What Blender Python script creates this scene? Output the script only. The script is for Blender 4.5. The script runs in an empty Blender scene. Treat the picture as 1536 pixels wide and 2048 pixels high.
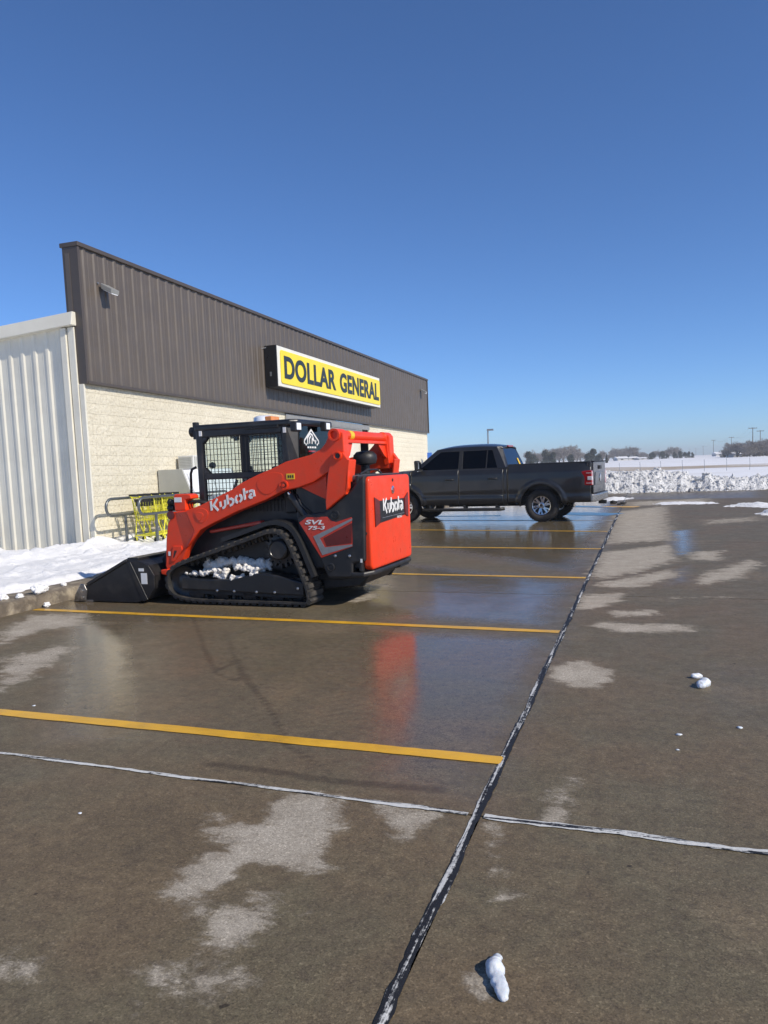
import bpy, bmesh, math, random
import numpy as np
from mathutils import Vector, Matrix, noise as mn
random.seed(7); rng = np.random.default_rng(7)
SC = bpy.context.scene
COL = SC.collection
R = math.radians

# ------------------------------------------------------------------ camera
F, CX, CY, H = 1550.0, 768.0, 1085.0, 1.5           # focal length, principal point (photo pixels), eye height
PITCH = math.atan((1085 - 934) / F); ROLL = R(2.3); YAW = R(18.7447)
fv = np.array([-math.sin(YAW) * math.cos(PITCH), math.cos(YAW) * math.cos(PITCH), -math.sin(PITCH)])
r0 = np.array([math.cos(YAW), math.sin(YAW), 0.0]); u0 = np.cross(r0, fv)
rv = r0 * math.cos(ROLL) - u0 * math.sin(ROLL); uv = u0 * math.cos(ROLL) + r0 * math.sin(ROLL)
EYE = np.array([0, 0, H])
cam = bpy.data.cameras.new('camera'); camo = bpy.data.objects.new('camera', cam); COL.objects.link(camo)
cam.sensor_fit = 'VERTICAL'; cam.sensor_height = 36.0; cam.lens = F / 2048 * 36
cam.shift_y = (CY - 1024) / 2048
cam.clip_start = 0.05; cam.clip_end = 6000
camo.matrix_world = Matrix(((rv[0], uv[0], -fv[0], 0), (rv[1], uv[1], -fv[1], 0), (rv[2], uv[2], -fv[2], H), (0, 0, 0, 1)))
SC.camera = camo
SC.render.resolution_x = 768; SC.render.resolution_y = 1024

# ------------------------------------------------------------------ light
SUN_EL, SUN_AZ = R(37), R(16)                        # elevation; azimuth from +X towards -Y
S = Vector((math.cos(SUN_EL) * math.cos(SUN_AZ), -math.cos(SUN_EL) * math.sin(SUN_AZ), math.sin(SUN_EL)))
w = bpy.data.worlds.new('World'); SC.world = w; w.use_nodes = True
nt = w.node_tree; nt.nodes.clear()
sky = nt.nodes.new('ShaderNodeTexSky'); sky.sky_type = 'NISHITA'; sky.sun_disc = False
sky.sun_elevation = SUN_EL; sky.sun_rotation = math.atan2(S.x, S.y)
sky.altitude = 0; sky.air_density = 0.7; sky.dust_density = 0.30; sky.ozone_density = 10.0
bg = nt.nodes.new('ShaderNodeBackground'); bg.inputs['Strength'].default_value = 0.15
wo = nt.nodes.new('ShaderNodeOutputWorld')
nt.links.new(sky.outputs[0], bg.inputs[0]); nt.links.new(bg.outputs[0], wo.inputs[0])
sl = bpy.data.lights.new('sun', 'SUN'); sl.energy = 4.6; sl.angle = R(0.53); sl.color = (1.0, 0.915, 0.79)
so = bpy.data.objects.new('sun', sl); COL.objects.link(so)
so.rotation_euler = (-S).to_track_quat('-Z', 'Y').to_euler(); so.location = (20, -5, 30)
SC.view_settings.view_transform = 'Standard'; SC.view_settings.look = 'None'
SC.view_settings.exposure = 0.0; SC.view_settings.gamma = 1.0; SC.view_settings.use_curve_mapping = False

# ------------------------------------------------------------------ pixel -> place
def ray(x, y): return fv + rv * (x - CX) / F + uv * (CY - y) / F
def gz(x, y, z=0.0):
    d = ray(x, y); return EYE + d * ((z - H) / d[2])
def gx(x, y, X):
    d = ray(x, y); return EYE + d * (X / d[0])
def gy(x, y, Y):
    d = ray(x, y); return EYE + d * (Y / d[1])
class Frame:
    """a vehicle's own axes: x forward, y left, z up"""
    def __init__(s, hd, px, py, lx, ly):
        h = R(hd); s.rot = math.pi - h
        s.f = np.array([-math.cos(h), math.sin(h), 0]); s.l = np.array([-math.sin(h), -math.cos(h), 0])
        s.O = gz(px, py) - lx * s.f - ly * s.l; s.O[2] = 0
    def side(s, x, y, yl):                            # pixel on a plane at local y -> (x, z)
        d = ray(x, y); t = (yl - (EYE - s.O) @ s.l) / (d @ s.l); q = EYE + d * t - s.O
        return (float(q @ s.f), float(q[2]))
    def back(s, x, y, xl):                            # pixel on a plane at local x -> (y, z)
        d = ray(x, y); t = (xl - (EYE - s.O) @ s.f) / (d @ s.f); q = EYE + d * t - s.O
        return (float(q @ s.l), float(q[2]))

# ------------------------------------------------------------------ materials
MATS = {}
def newmat(name):
    m = bpy.data.materials.new(name); m.use_nodes = True; MATS[name] = m
    n = m.node_tree.nodes; b = n['Principled BSDF']; return m, m.node_tree, b
def N(t, kind, **kw):
    n = t.nodes.new('ShaderNode' + kind)
    for k, v in kw.items(): setattr(n, k, v)
    return n
def noise_node(t, scale, detail=4, rough=.55, vec=None, dist=0):
    n = N(t, 'TexNoise'); n.inputs['Scale'].default_value = scale; n.inputs['Detail'].default_value = detail
    n.inputs['Roughness'].default_value = rough; n.inputs['Distortion'].default_value = dist
    if vec is not None: t.links.new(vec, n.inputs['Vector'])
    return n
def ramp(t, src, stops):
    r = N(t, 'ValToRGB'); e = r.color_ramp.elements
    while len(e) > 1: e.remove(e[0])
    e[0].position = stops[0][0]; e[0].color = (*stops[0][1], 1) if not np.isscalar(stops[0][1]) else (stops[0][1],) * 3 + (1,)
    for p, c in stops[1:]:
        q = e.new(p); q.color = (*c, 1) if not np.isscalar(c) else (c, c, c, 1)
    t.links.new(src, r.inputs[0]); return r
def math_node(t, op, a, b=None, c=None, clamp=False):
    n = N(t, 'Math', operation=op); n.use_clamp = clamp
    for i, v in enumerate((a, b, c)):
        if v is None: continue
        if isinstance(v, (int, float)): n.inputs[i].default_value = v
        else: t.links.new(v, n.inputs[i])
    return n.outputs[0]
def mixc(t, fac, a, b):
    n = N(t, 'Mix', data_type='RGBA')
    for i, v in ((0, fac), (6, a), (7, b)):
        if isinstance(v, (int, float)): n.inputs[i].default_value = v
        elif isinstance(v, tuple): n.inputs[i].default_value = (*v, 1)
        else: t.links.new(v, n.inputs[i])
    return n.outputs[2]
def pm(name, c, rough=.5, metal=0., var=.12, vs=6., bump=0., bs=60., coat=0., spec=.5, dirt=None, dirt_amt=.35, dscale=4., rvar=.1):
    m, t, b = newmat(name); tc = N(t, 'TexCoord')
    n1 = noise_node(t, vs, 6, .6, tc.outputs['Object'])
    lo = tuple(max(0, x * (1 - var)) for x in c); hi = tuple(min(1, x * (1 + var)) for x in c)
    col = ramp(t, n1.outputs['Fac'], [(.3, lo), (.7, hi)]).outputs[0]
    if dirt:
        n2 = noise_node(t, dscale, 8, .65, tc.outputs['Object'], .3)
        f = ramp(t, n2.outputs['Fac'], [(.48, 0.), (.72, dirt_amt)]).outputs[0]
        col = mixc(t, f, col, dirt)
    t.links.new(col, b.inputs['Base Color'])
    b.inputs['Metallic'].default_value = metal
    n3 = noise_node(t, vs * 3, 4, .6, tc.outputs['Object'])
    rr = ramp(t, n3.outputs['Fac'], [(.3, max(.02, rough - rvar)), (.7, min(1, rough + rvar))])
    t.links.new(rr.outputs[0], b.inputs['Roughness'])
    b.inputs['Coat Weight'].default_value = coat; b.inputs['Coat Roughness'].default_value = .06
    b.inputs['Specular IOR Level'].default_value = spec
    if bump:
        n4 = noise_node(t, bs, 6, .6, tc.outputs['Object'])
        bp = N(t, 'Bump'); bp.inputs['Strength'].default_value = bump; bp.inputs['Distance'].default_value = .01
        t.links.new(n4.outputs['Fac'], bp.inputs['Height']); t.links.new(bp.outputs[0], b.inputs['Normal'])
    return m
def glass(name, tint, alpha, rough=.02):
    """tinted pane: part mirror, part see-through"""
    m, t, b = newmat(name); out = t.nodes['Material Output']; t.nodes.remove(b)
    tr = N(t, 'BsdfTransparent'); tr.inputs[0].default_value = (*tint, 1)
    gl = N(t, 'BsdfGlossy'); gl.inputs['Roughness'].default_value = rough; gl.inputs[0].default_value = (.9, .95, 1, 1)
    lw = N(t, 'LayerWeight'); lw.inputs[0].default_value = .5
    f = math_node(t, 'MULTIPLY_ADD', math_node(t, 'POWER', lw.outputs['Facing'], 4.5), .9, alpha + .03, True)
    mx = N(t, 'MixShader'); t.links.new(f, mx.inputs[0]); t.links.new(tr.outputs[0], mx.inputs[1]); t.links.new(gl.outputs[0], mx.inputs[2])
    t.links.new(mx.outputs[0], out.inputs[0]); return m
DUST = (.16, .13, .10)
pm('orange', (.80, .050, .009), .38, 0, .04, 2, 0, 60, .06, spec=.35, dirt=(.34, .10, .055), dirt_amt=.22, dscale=7, rvar=.14)
pm('dark_paint', (.012, .013, .015), .38, 0, .15, 5, .04, 120, .1, dirt=DUST, dirt_amt=.22)
pm('side_black', (.013, .014, .016), .46, 0, .2, 4, .06, 90, 0, dirt=DUST, dirt_amt=.20)
pm('rubber', (.022, .021, .020), .72, 0, .3, 9, .2, 60, dirt=DUST, dirt_amt=.5, dscale=7)
pm('rubber_lug', (.030, .028, .026), .7, 0, .3, 20, .2, 80, dirt=(.13, .11, .09), dirt_amt=.7, dscale=14)
pm('bucket_steel', (.014, .014, .016), .42, .2, .3, 5, .08, 50, dirt=(.07, .06, .05), dirt_amt=.5)
pm('worn_steel', (.30, .29, .28), .35, .9, .4, 14, .3, 80)
pm('chrome', (.75, .75, .75), .12, 1, .05, 5)
pm('bolt', (.55, .54, .52), .3, 1, .1, 20)
pm('white_decal', (.78, .78, .76), .4, 0, .03, 6)
pm('yellow_decal', (.80, .52, .02), .4, 0, .05, 6)
pm('grey_decal', (.27, .27, .28), .35, .3, .15, 12)
pm('dark_red', (.13, .010, .008), .35, 0, .2, 8)
pm('decal_red', (.56, .034, .014), .34, 0, .06, 5, coat=.2)
pm('black_plastic', (.016, .016, .017), .5, 0, .2, 10, .1, 150)
pm('deck_grey', (.09, .10, .11), .5, 0, .15, 8, .06, 90)
pm('lens', (.85, .87, .9), .12, 0, .03, 20, coat=.5)
pm('amber', (.75, .25, .04), .15, 0, .1, 20, coat=.5)
pm('seat_fabric', (.03, .03, .035), .8)
glass('cab_glass', (.93, .96, .95), .0)
glass('rear_glass', (.12, .16, .16), .02)
glass('tint_glass', (.05, .05, .05), -.005)
glass('door_glass', (.05, .055, .055), .05)
pm('truck_paint', (.022, .022, .023), .34, .2, .06, 2, 0, 60, .5, dirt=(.10, .09, .08), dirt_amt=.10, dscale=2, rvar=.04)
pm('truck_trim', (.018, .018, .019), .55, 0, .2, 8, .1, 100)
pm('tyre', (.018, .017, .017), .8, 0, .3, 14, .25, 90, dirt=DUST, dirt_amt=.3)
pm('alloy', (.62, .62, .63), .22, .95, .06, 8)
pm('bumper_grey', (.35, .34, .33), .3, .8, .15, 6, dirt=DUST, dirt_amt=.3)
pm('tail_red', (.36, .008, .012), .12, 0, .15, 30, coat=1)
pm('tail_clear', (.75, .70, .70), .15, 0, .05, 30, coat=1)
pm('cream_metal', (.68, .65, .545), .42, 0, .05, 1.5, .02, 30, dirt=(.40, .37, .30), dirt_amt=.25, dscale=1.2)
pm('brown_metal', (.100, .081, .063), .42, 0, .07, 1.2, .02, 20, .05, dirt=(.13, .11, .095), dirt_amt=.3, dscale=1.5)
pm('brown_trim', (.072, .058, .047), .4, 0, .07, 2, .02, 20)
pm('mortar', (.60, .54, .42), .9, 0, .1, 8, .2, 80)
pm('grey_metal', (.30, .29, .27), .45, .3, .1, 4)  # even mid grey metal of soffit, canopy trim and inner wall
pm('door_frame', (.05, .045, .04), .35, .6, .1, 4)
pm('concrete_edge', (.15, .12, .085), .7, 0, .45, 4, .8, 40, dirt=(.40, .34, .24), dirt_amt=.9, dscale=5)
pm('sign_black', (.010, .010, .011), .35, 0, .1, 4)
pm('sign_white', (.72, .71, .64), .4, 0, .05, 3)
pm('sign_yellow', (.86, .66, .015), .38, 0, .04, 2, coat=.2)
pm('sign_letter', (.020, .028, .028), .4, 0, .1, 4)
pm('rail_grey', (.14, .15, .15), .35, .6, .15, 10)
pm('cart_yellow', (.75, .70, .05), .4, 0, .08, 10, coat=.2)
pm('ice_box_grey', (.42, .42, .38), .45, 0, .06, 3)
pm('ice_box_white', (.74, .75, .76), .4, 0, .05, 3)
pm('grille_white', (.62, .62, .58), .5, 0, .08, 6)
pm('lamp_grey', (.30, .30, .28), .5, .3, .08, 6)
pm('wood_pole', (.11, .085, .065), .85, 0, .25, 3, .3, 30)
pm('galv', (.28, .29, .30), .45, .7, .1, 6)
pm('bark', (.10, .080, .065), .9, 0, .3, 3)
pm('twig', (.25, .225, .21), .9, 0, .25, .6)
pm('cedar', (.045, .058, .045), .85, 0, .45, .8)
pm('thicket', (.085, .065, .052), .9, 0, .35, .5)
pm('house_wall', (.55, .53, .50), .8)
pm('blue_sign', (.03, .12, .42), .4)
pm('debris', (.03, .028, .025), .8, 0, .4, 12, .4, 40)
pm('wire', (.03, .03, .03), .6)

def snow_mat(name, c=(.86, .86, .85), bs=22., bump=.5, dist=.05, dirt=None, damt=.4, ds=1.5):
    m, t, b = newmat(name); tc = N(t, 'TexCoord')
    n1 = noise_node(t, ds, 8, .65, tc.outputs['Object'])
    col = ramp(t, n1.outputs['Fac'], [(.35, tuple(x * .93 for x in c)), (.65, c)]).outputs[0]
    if dirt:
        n2 = noise_node(t, ds * 2.3, 8, .7, tc.outputs['Object'], .6)
        col = mixc(t, ramp(t, n2.outputs['Fac'], [(.52, 0.), (.70, damt)]).outputs[0], col, dirt)
    t.links.new(col, b.inputs['Base Color']); b.inputs['Roughness'].default_value = .65
    b.inputs['Subsurface Weight'].default_value = 0.0
    n3 = noise_node(t, bs, 8, .6, tc.outputs['Object'])
    n4 = noise_node(t, bs * 7, 3, .6, tc.outputs['Object'])
    hsum = math_node(t, 'MULTIPLY_ADD', n4.outputs['Fac'], .25, n3.outputs['Fac'])
    bp = N(t, 'Bump'); bp.inputs['Strength'].default_value = bump; bp.inputs['Distance'].default_value = dist
    t.links.new(hsum, bp.inputs['Height']); t.links.new(bp.outputs[0], b.inputs['Normal'])
    return m
snow_mat('snow', bs=14, bump=.55, dist=.05)
snow_mat('snow_bank', (.86, .86, .85), 12, 1.0, .12, dirt=(.36, .34, .32), damt=.45, ds=1.2)
snow_mat('snow_field', (.86, .86, .86), .8, .3, .15, dirt=(.42, .36, .27), damt=.35, ds=.05)
snow_mat('snow_dirty', (.82, .79, .74), 40, .6, .03, dirt=(.36, .30, .24), damt=.5, ds=7)
m, t, b = newmat('ice'); tc = N(t, 'TexCoord')
n1 = noise_node(t, 25, 6, .6, tc.outputs['Object'])
t.links.new(ramp(t, n1.outputs['Fac'], [(.3, (.52, .56, .60)), (.7, (.80, .83, .86))]).outputs[0], b.inputs['Base Color'])
b.inputs['Roughness'].default_value = .22; b.inputs['Subsurface Weight'].default_value = .3; b.inputs['Subsurface Radius'].default_value = (.02, .03, .04)
bp = N(t, 'Bump'); bp.inputs['Strength'].default_value = .4; bp.inputs['Distance'].default_value = .01
t.links.new(n1.outputs['Fac'], bp.inputs['Height']); t.links.new(bp.outputs[0], b.inputs['Normal'])
m, t, b = newmat('dry_grass'); tc = N(t, 'TexCoord')
mp = N(t, 'Mapping'); mp.inputs['Scale'].default_value = (.25, 1.2, 1); t.links.new(tc.outputs['Object'], mp.inputs[0])
n1 = noise_node(t, .35, 10, .72, mp.outputs[0], .5)
t.links.new(ramp(t, n1.outputs['Fac'], [(.38, (.78, .80, .84)), (.50, (.42, .34, .24)), (.62, (.25, .19, .12))]).outputs[0], b.inputs['Base Color'])
b.inputs['Roughness'].default_value = .9

# split-face block
m, t, b = newmat('split_block'); tc = N(t, 'TexCoord'); geo = N(t, 'NewGeometry')
n1 = noise_node(t, 1.1, 6, .6, geo.outputs['Position'])
n2 = noise_node(t, 17, 9, .80, geo.outputs['Position'])
c1 = ramp(t, n1.outputs['Fac'], [(.3, (.70, .645, .50)), (.7, (.79, .735, .585))]).outputs[0]
f = ramp(t, n2.outputs['Fac'], [(.36, .75), (.52, 0.)]).outputs[0]
t.links.new(mixc(t, f, c1, (.46, .40, .28)), b.inputs['Base Color']); b.inputs['Roughness'].default_value = .8
bp = N(t, 'Bump'); bp.inputs['Strength'].default_value = 1.0; bp.inputs['Distance'].default_value = .035
t.links.new(n2.outputs['Fac'], bp.inputs['Height']); t.links.new(bp.outputs[0], b.inputs['Normal'])

# wet concrete: 'dry', 'puddle', 'stain' are drawn into the mesh where the lot is dry, filmed with water, stained or darker
def lot_mat(name):
    m, t, b = newmat(name); geo = N(t, 'NewGeometry'); P = geo.outputs['Position']
    at = lambda n: N(t, 'Attribute', attribute_name=n).outputs['Fac']
    dry, pud, stn_dark = at('dry'), at('puddle'), at('stain_dark')
    nb = noise_node(t, .55, 8, .6, P); nm = noise_node(t, 4.5, 9, .68, P); nf = noise_node(t, 160, 3, .7, P)
    ng = noise_node(t, 55, 6, .75, P)
    mps = N(t, 'Mapping'); mps.inputs['Scale'].default_value = (1.15, 1.6, 1); t.links.new(P, mps.inputs[0])
    ne = noise_node(t, 4.2, 12, .76, mps.outputs[0], .25)
    # ragged edge of the dried patches
    d0 = math_node(t, 'MULTIPLY_ADD', ne.outputs['Fac'], 2.1, math_node(t, 'ADD', dry, -1.06))
    dmask = ramp(t, d0, [(.30, 0.), (.45, .25), (.54, .68), (.78, 1.)]).outputs[0]
    wetc = ramp(t, nb.outputs['Fac'], [(.30, (.110, .086, .052)), (.43, (.166, .124, .073)), (.54, (.142, .119, .073)), (.64, (.184, .143, .087)), (.75, (.220, .175, .110))]).outputs[0]
    wetc = mixc(t, ramp(t, nm.outputs['Fac'], [(.35, .35), (.62, 0.)]).outputs[0], wetc, (.090, .070, .050))
    dryc = ramp(t, nm.outputs['Fac'], [(.3, (.30, .262, .205)), (.7, (.42, .375, .305))]).outputs[0]
    grain = ramp(t, nf.outputs['Fac'], [(.25, .50), (.5, 1.), (.78, 1.6)]).outputs[0]
    grain2 = ramp(t, ng.outputs['Fac'], [(.28, .70), (.5, 1.), (.75, 1.22)]).outputs[0]
    nk = noise_node(t, 17, 8, .72, P)
    wetc = mixc(t, ramp(t, nk.outputs['Fac'], [(.36, .5), (.52, 0.)]).outputs[0], wetc, (.078, .060, .043))
    wetc = mixc(t, ramp(t, nk.outputs['Fac'], [(.55, 0.), (.72, .35)]).outputs[0], wetc, (.26, .21, .14))
    col = mixc(t, dmask, wetc, dryc)
    vo = N(t, 'TexVoronoi'); vo.inputs['Scale'].default_value = 140; t.links.new(P, vo.inputs['Vector'])
    sep = N(t, 'SeparateColor'); t.links.new(vo.outputs['Color'], sep.inputs[0])
    agg = ramp(t, sep.outputs[0], [(0., .45), (.16, .80), (.5, 1.), (.84, 1.15), (1., 1.85)]).outputs[0]
    ag = N(t, 'Mix', data_type='RGBA', blend_type='MULTIPLY'); ag.inputs[0].default_value = .5
    t.links.new(col, ag.inputs[6]); t.links.new(agg, ag.inputs[7]); col = ag.outputs[2]
    nd = noise_node(t, 11, 3, .5, P); col = mixc(t, ramp(t, nd.outputs['Fac'], [(.735, 0.), (.755, .8)]).outputs[0], col, (.03, .024, .018))
    pebble = N(t, 'Mix', data_type='RGBA', blend_type='MULTIPLY'); pebble.inputs[0].default_value = .75
    t.links.new(col, pebble.inputs[6]); t.links.new(grain, pebble.inputs[7])
    peb2 = N(t, 'Mix', data_type='RGBA', blend_type='MULTIPLY'); peb2.inputs[0].default_value = .6
    t.links.new(pebble.outputs[2], peb2.inputs[6]); t.links.new(grain2, peb2.inputs[7])
    sm = ramp(t, math_node(t, 'MULTIPLY_ADD', nm.outputs['Fac'], .5, math_node(t, 'ADD', stn_dark, -.25)), [(.35, 0.), (.75, .42)]).outputs[0]
    col = mixc(t, sm, peb2.outputs[2], (.024, .018, .014))
    t.links.new(col, b.inputs['Base Color'])
    # gloss: film of water -> damp -> dry
    pm_ = math_node(t, 'MULTIPLY_ADD', nm.outputs['Fac'], .7, math_node(t, 'ADD', pud, -.35))
    rw = ramp(t, pm_, [(.12, .62), (.50, .42), (.72, .26), (1.0, .10)]).outputs[0]
    rr = N(t, 'Mix', data_type='FLOAT'); t.links.new(dmask, rr.inputs[0]); t.links.new(rw, rr.inputs[2]); rr.inputs[3].default_value = .85
    t.links.new(rr.outputs[0], b.inputs['Roughness'])
    b.inputs['IOR'].default_value = 1.31
    hh = math_node(t, 'MULTIPLY_ADD', nf.outputs['Fac'], .6, ng.outputs['Fac'])
    keep = math_node(t, 'SUBTRACT', 1.0, math_node(t, 'MULTIPLY', ramp(t, pm_, [(.25, 0.), (.85, 1.)]).outputs[0], .86))
    keep = math_node(t, 'MAXIMUM', keep, math_node(t, 'MULTIPLY', dmask, 1.0))
    bp = N(t, 'Bump'); bp.inputs['Distance'].default_value = .0035
    t.links.new(math_node(t, 'MULTIPLY', keep, .55), bp.inputs['Strength'])
    t.links.new(hh, bp.inputs['Height'])
    nw = noise_node(t, 2.2, 3, .5, P)
    bp2 = N(t, 'Bump'); bp2.inputs['Strength'].default_value = .10; bp2.inputs['Distance'].default_value = .03
    t.links.new(nw.outputs['Fac'], bp2.inputs['Height']); t.links.new(bp.outputs[0], bp2.inputs['Normal'])
    t.links.new(bp2.outputs[0], b.inputs['Normal'])
    return m
lot_mat('wet_concrete')
def paint_mat(name, c, worn):
    m, t, b = newmat(name); geo = N(t, 'NewGeometry'); P = geo.outputs['Position']
    n1 = noise_node(t, 3, 8, .7, P); n2 = noise_node(t, 45, 6, .75, P); n3 = noise_node(t, 160, 3, .7, P)
    f = math_node(t, 'MULTIPLY_ADD', n2.outputs['Fac'], .6, math_node(t, 'MULTIPLY', n1.outputs['Fac'], .8))
    base = ramp(t, n1.outputs['Fac'], [(.35, tuple(x * .72 for x in c)), (.62, c)]).outputs[0]
    col = mixc(t, ramp(t, f, [(.44, 1.), (.60, 0.)]).outputs[0], base, worn)
    t.links.new(col, b.inputs['Base Color'])
    t.links.new(ramp(t, n1.outputs['Fac'], [(.3, .25), (.7, .5)]).outputs[0], b.inputs['Roughness'])
    bp = N(t, 'Bump'); bp.inputs['Strength'].default_value = .35; bp.inputs['Distance'].default_value = .003
    t.links.new(n3.outputs['Fac'], bp.inputs['Height']); t.links.new(bp.outputs[0], b.inputs['Normal'])
paint_mat('yellow_paint', (.78, .43, .030), (.30, .18, .05))
paint_mat('blue_paint', (.10, .24, .40), (.09, .11, .12))
paint_mat('white_paint', (.45, .45, .42), (.12, .11, .10))
# joint filler: black bitumen with white residue
def sealant(name, white, seed):
    m, t, b = newmat(name); geo = N(t, 'NewGeometry'); P = geo.outputs['Position']
    mpp = N(t, 'Mapping'); mpp.inputs['Scale'].default_value = (14, .55, 1) if seed == 1 else (.8, 16, 1); t.links.new(P, mpp.inputs[0])
    n1 = noise_node(t, 2.6, 6, .68, mpp.outputs[0]); n2 = noise_node(t, 40, 6, .7, P)
    f = math_node(t, 'MULTIPLY_ADD', n2.outputs['Fac'], .35, n1.outputs['Fac'])
    mk = ramp(t, f, [(white, 0.), (white + .07, 1.)]).outputs[0]
    t.links.new(mixc(t, mk, (.012, .012, .012), (.60, .60, .57)), b.inputs['Base Color']); b.inputs['Roughness'].default_value = .6
    bp = N(t, 'Bump'); bp.inputs['Strength'].default_value = .6; bp.inputs['Distance'].default_value = .006
    t.links.new(n2.outputs['Fac'], bp.inputs['Height']); t.links.new(bp.outputs[0], b.inputs['Normal'])
sealant('sealant_black', .705, 1); sealant('sealant_white', .60, 2)

# ------------------------------------------------------------------ mesh helpers
def tag(o, label=None, cat=None, group=None, kind=None):
    if label: o['label'] = label
    if cat: o['category'] = cat
    if group: o['group'] = group
    if kind: o['kind'] = kind
    return o
def empty(name, loc=(0, 0, 0), rz=0, parent=None):
    o = bpy.data.objects.new(name, None); COL.objects.link(o); o.location = loc; o.rotation_euler = (0, 0, rz)
    o.empty_display_size = .2; o.parent = parent; return o
class MB:
    def __init__(s): s.v = []; s.f = []
    def add(s, vs, fs):
        o = len(s.v); s.v += [tuple(map(float, p)) for p in vs]; s.f += [tuple(i + o for i in q) for q in fs]; return s
    def box(s, c, d, m=None):
        x, y, z = d[0] / 2, d[1] / 2, d[2] / 2
        vs = [Vector((a, b_, e)) for e in (-z, z) for b_ in (-y, y) for a in (-x, x)]
        if m is not None: vs = [m @ p for p in vs]
        vs = [p + Vector(c) for p in vs]
        return s.add(vs, [(0, 2, 3, 1), (4, 5, 7, 6), (0, 1, 5, 4), (2, 6, 7, 3), (0, 4, 6, 2), (1, 3, 7, 5)])
    def bb(s, x0, x1, y0, y1, z0, z1): return s.box(((x0 + x1) / 2, (y0 + y1) / 2, (z0 + z1) / 2), (abs(x1 - x0), abs(y1 - y0), abs(z1 - z0)))
    def prism(s, pts, off):
        n = len(pts); off = Vector(off); a = [Vector(p) for p in pts]; b_ = [p + off for p in a]
        return s.add(a + b_, [tuple(range(n))[::-1], tuple(range(n, 2 * n))] + [(i, (i + 1) % n, (i + 1) % n + n, i + n) for i in range(n)])
    def side(s, pts, y0, y1): return s.prism([(x, y0, z) for x, z in pts], (0, y1 - y0, 0))
    def loft(s, a, b_, caps=True):
        n = len(a)
        return s.add(list(a) + list(b_), ([tuple(range(n))[::-1], tuple(range(n, 2 * n))] if caps else []) + [(i, (i + 1) % n, (i + 1) % n + n, i + n) for i in range(n)])
    def tube(s, path, r, n=8, closed=False, caps=True):
        P = [Vector(p) for p in path]; m = len(P); rings = []; up = None
        rs = r if isinstance(r, (list, tuple)) else [r] * m
        for i in range(m):
            if closed: t_ = P[(i + 1) % m] - P[i - 1]
            else: t_ = P[min(i + 1, m - 1)] - P[max(i - 1, 0)]
            t_.normalize()
            if up is None:
                up = t_.cross(Vector((0, 0, 1)))
                if up.length < .1: up = t_.cross(Vector((1, 0, 0)))
            up = (up - t_ * up.dot(t_)).normalized(); w_ = t_.cross(up)
            rings.append([P[i] + (up * math.cos(2 * math.pi * k / n) + w_ * math.sin(2 * math.pi * k / n)) * rs[i] for k in range(n)])
        vs = [p for q in rings for p in q]; fs = []
        for i in range(m if closed else m - 1):
            j = (i + 1) % m
            fs += [(i * n + k, i * n + (k + 1) % n, j * n + (k + 1) % n, j * n + k) for k in range(n)]
        if caps and not closed: fs += [tuple(range(n))[::-1], tuple((m - 1) * n + k for k in range(n))]
        return s.add(vs, fs)
    def cyl(s, a, b_, r, n=16, r2=None): return s.tube([a, b_], [r, r if r2 is None else r2], n)
    def lathe(s, prof, o, ax=(0, 0, 1), n=24, closed=False):
        ax = Vector(ax).normalized(); e1 = ax.cross(Vector((0, 0, 1)))
        if e1.length < .1: e1 = Vector((1, 0, 0))
        e1.normalize(); e2 = ax.cross(e1); o = Vector(o); m = len(prof)
        vs = [o + ax * h + (e1 * math.cos(2 * math.pi * k / n) + e2 * math.sin(2 * math.pi * k / n)) * r for r, h in prof for k in range(n)]
        fs = [(i * n + k, i * n + (k + 1) % n, ((i + 1) % m) * n + (k + 1) % n, ((i + 1) % m) * n + k) for i in range(m if closed else m - 1) for k in range(n)]
        if not closed: fs += [tuple(range(n))[::-1], tuple((m - 1) * n + k for k in range(n))]
        return s.add(vs, fs)
    def mesh(s, name, mat, smooth=False, recalc=True):
        me = bpy.data.meshes.new(name); me.from_pydata(s.v, [], s.f)
        if recalc:
            bm = bmesh.new(); bm.from_mesh(me); bmesh.ops.recalc_face_normals(bm, faces=bm.faces); bm.to_mesh(me); bm.free()
        me.materials.append(MATS[mat])
        if smooth: me.shade_smooth()
        return me
    def build(s, name, mat, parent=None, bevel=0, smooth=False, seg=2, autosmooth=None):
        o = bpy.data.objects.new(name, s.mesh(name, mat, smooth)); COL.objects.link(o); o.parent = parent
        if bevel:
            m = o.modifiers.new('bevel', 'BEVEL'); m.width = bevel; m.segments = seg; m.limit_method = 'ANGLE'; m.angle_limit = R(32)
        if autosmooth: o.data.shade_smooth(); sharp(o.data, autosmooth)
        return o
def sharp(me, ang):
    bm = bmesh.new(); bm.from_mesh(me)
    for e in bm.edges: e.smooth = not (len(e.link_faces) != 2 or e.calc_face_angle(0) > R(ang))
    bm.to_mesh(me); bm.free()
def inst(name, me, parent=None, loc=(0, 0, 0), rot=(0, 0, 0), scale=(1, 1, 1)):
    o = bpy.data.objects.new(name, me); COL.objects.link(o); o.parent = parent
    o.location = loc; o.rotation_euler = rot; o.scale = scale; return o
def copy_tree(o, parent=None):
    c = o.copy(); COL.objects.link(c); c.parent = parent
    for ch in list(o.children): copy_tree(ch, c)
    return c
def grid(nx, ny, fn):
    vs = [fn(i / nx, j / ny) for j in range(ny + 1) for i in range(nx + 1)]
    fs = [(j * (nx + 1) + i, j * (nx + 1) + i + 1, (j + 1) * (nx + 1) + i + 1, (j + 1) * (nx + 1) + i) for j in range(ny) for i in range(nx)]
    return vs, fs
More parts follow.
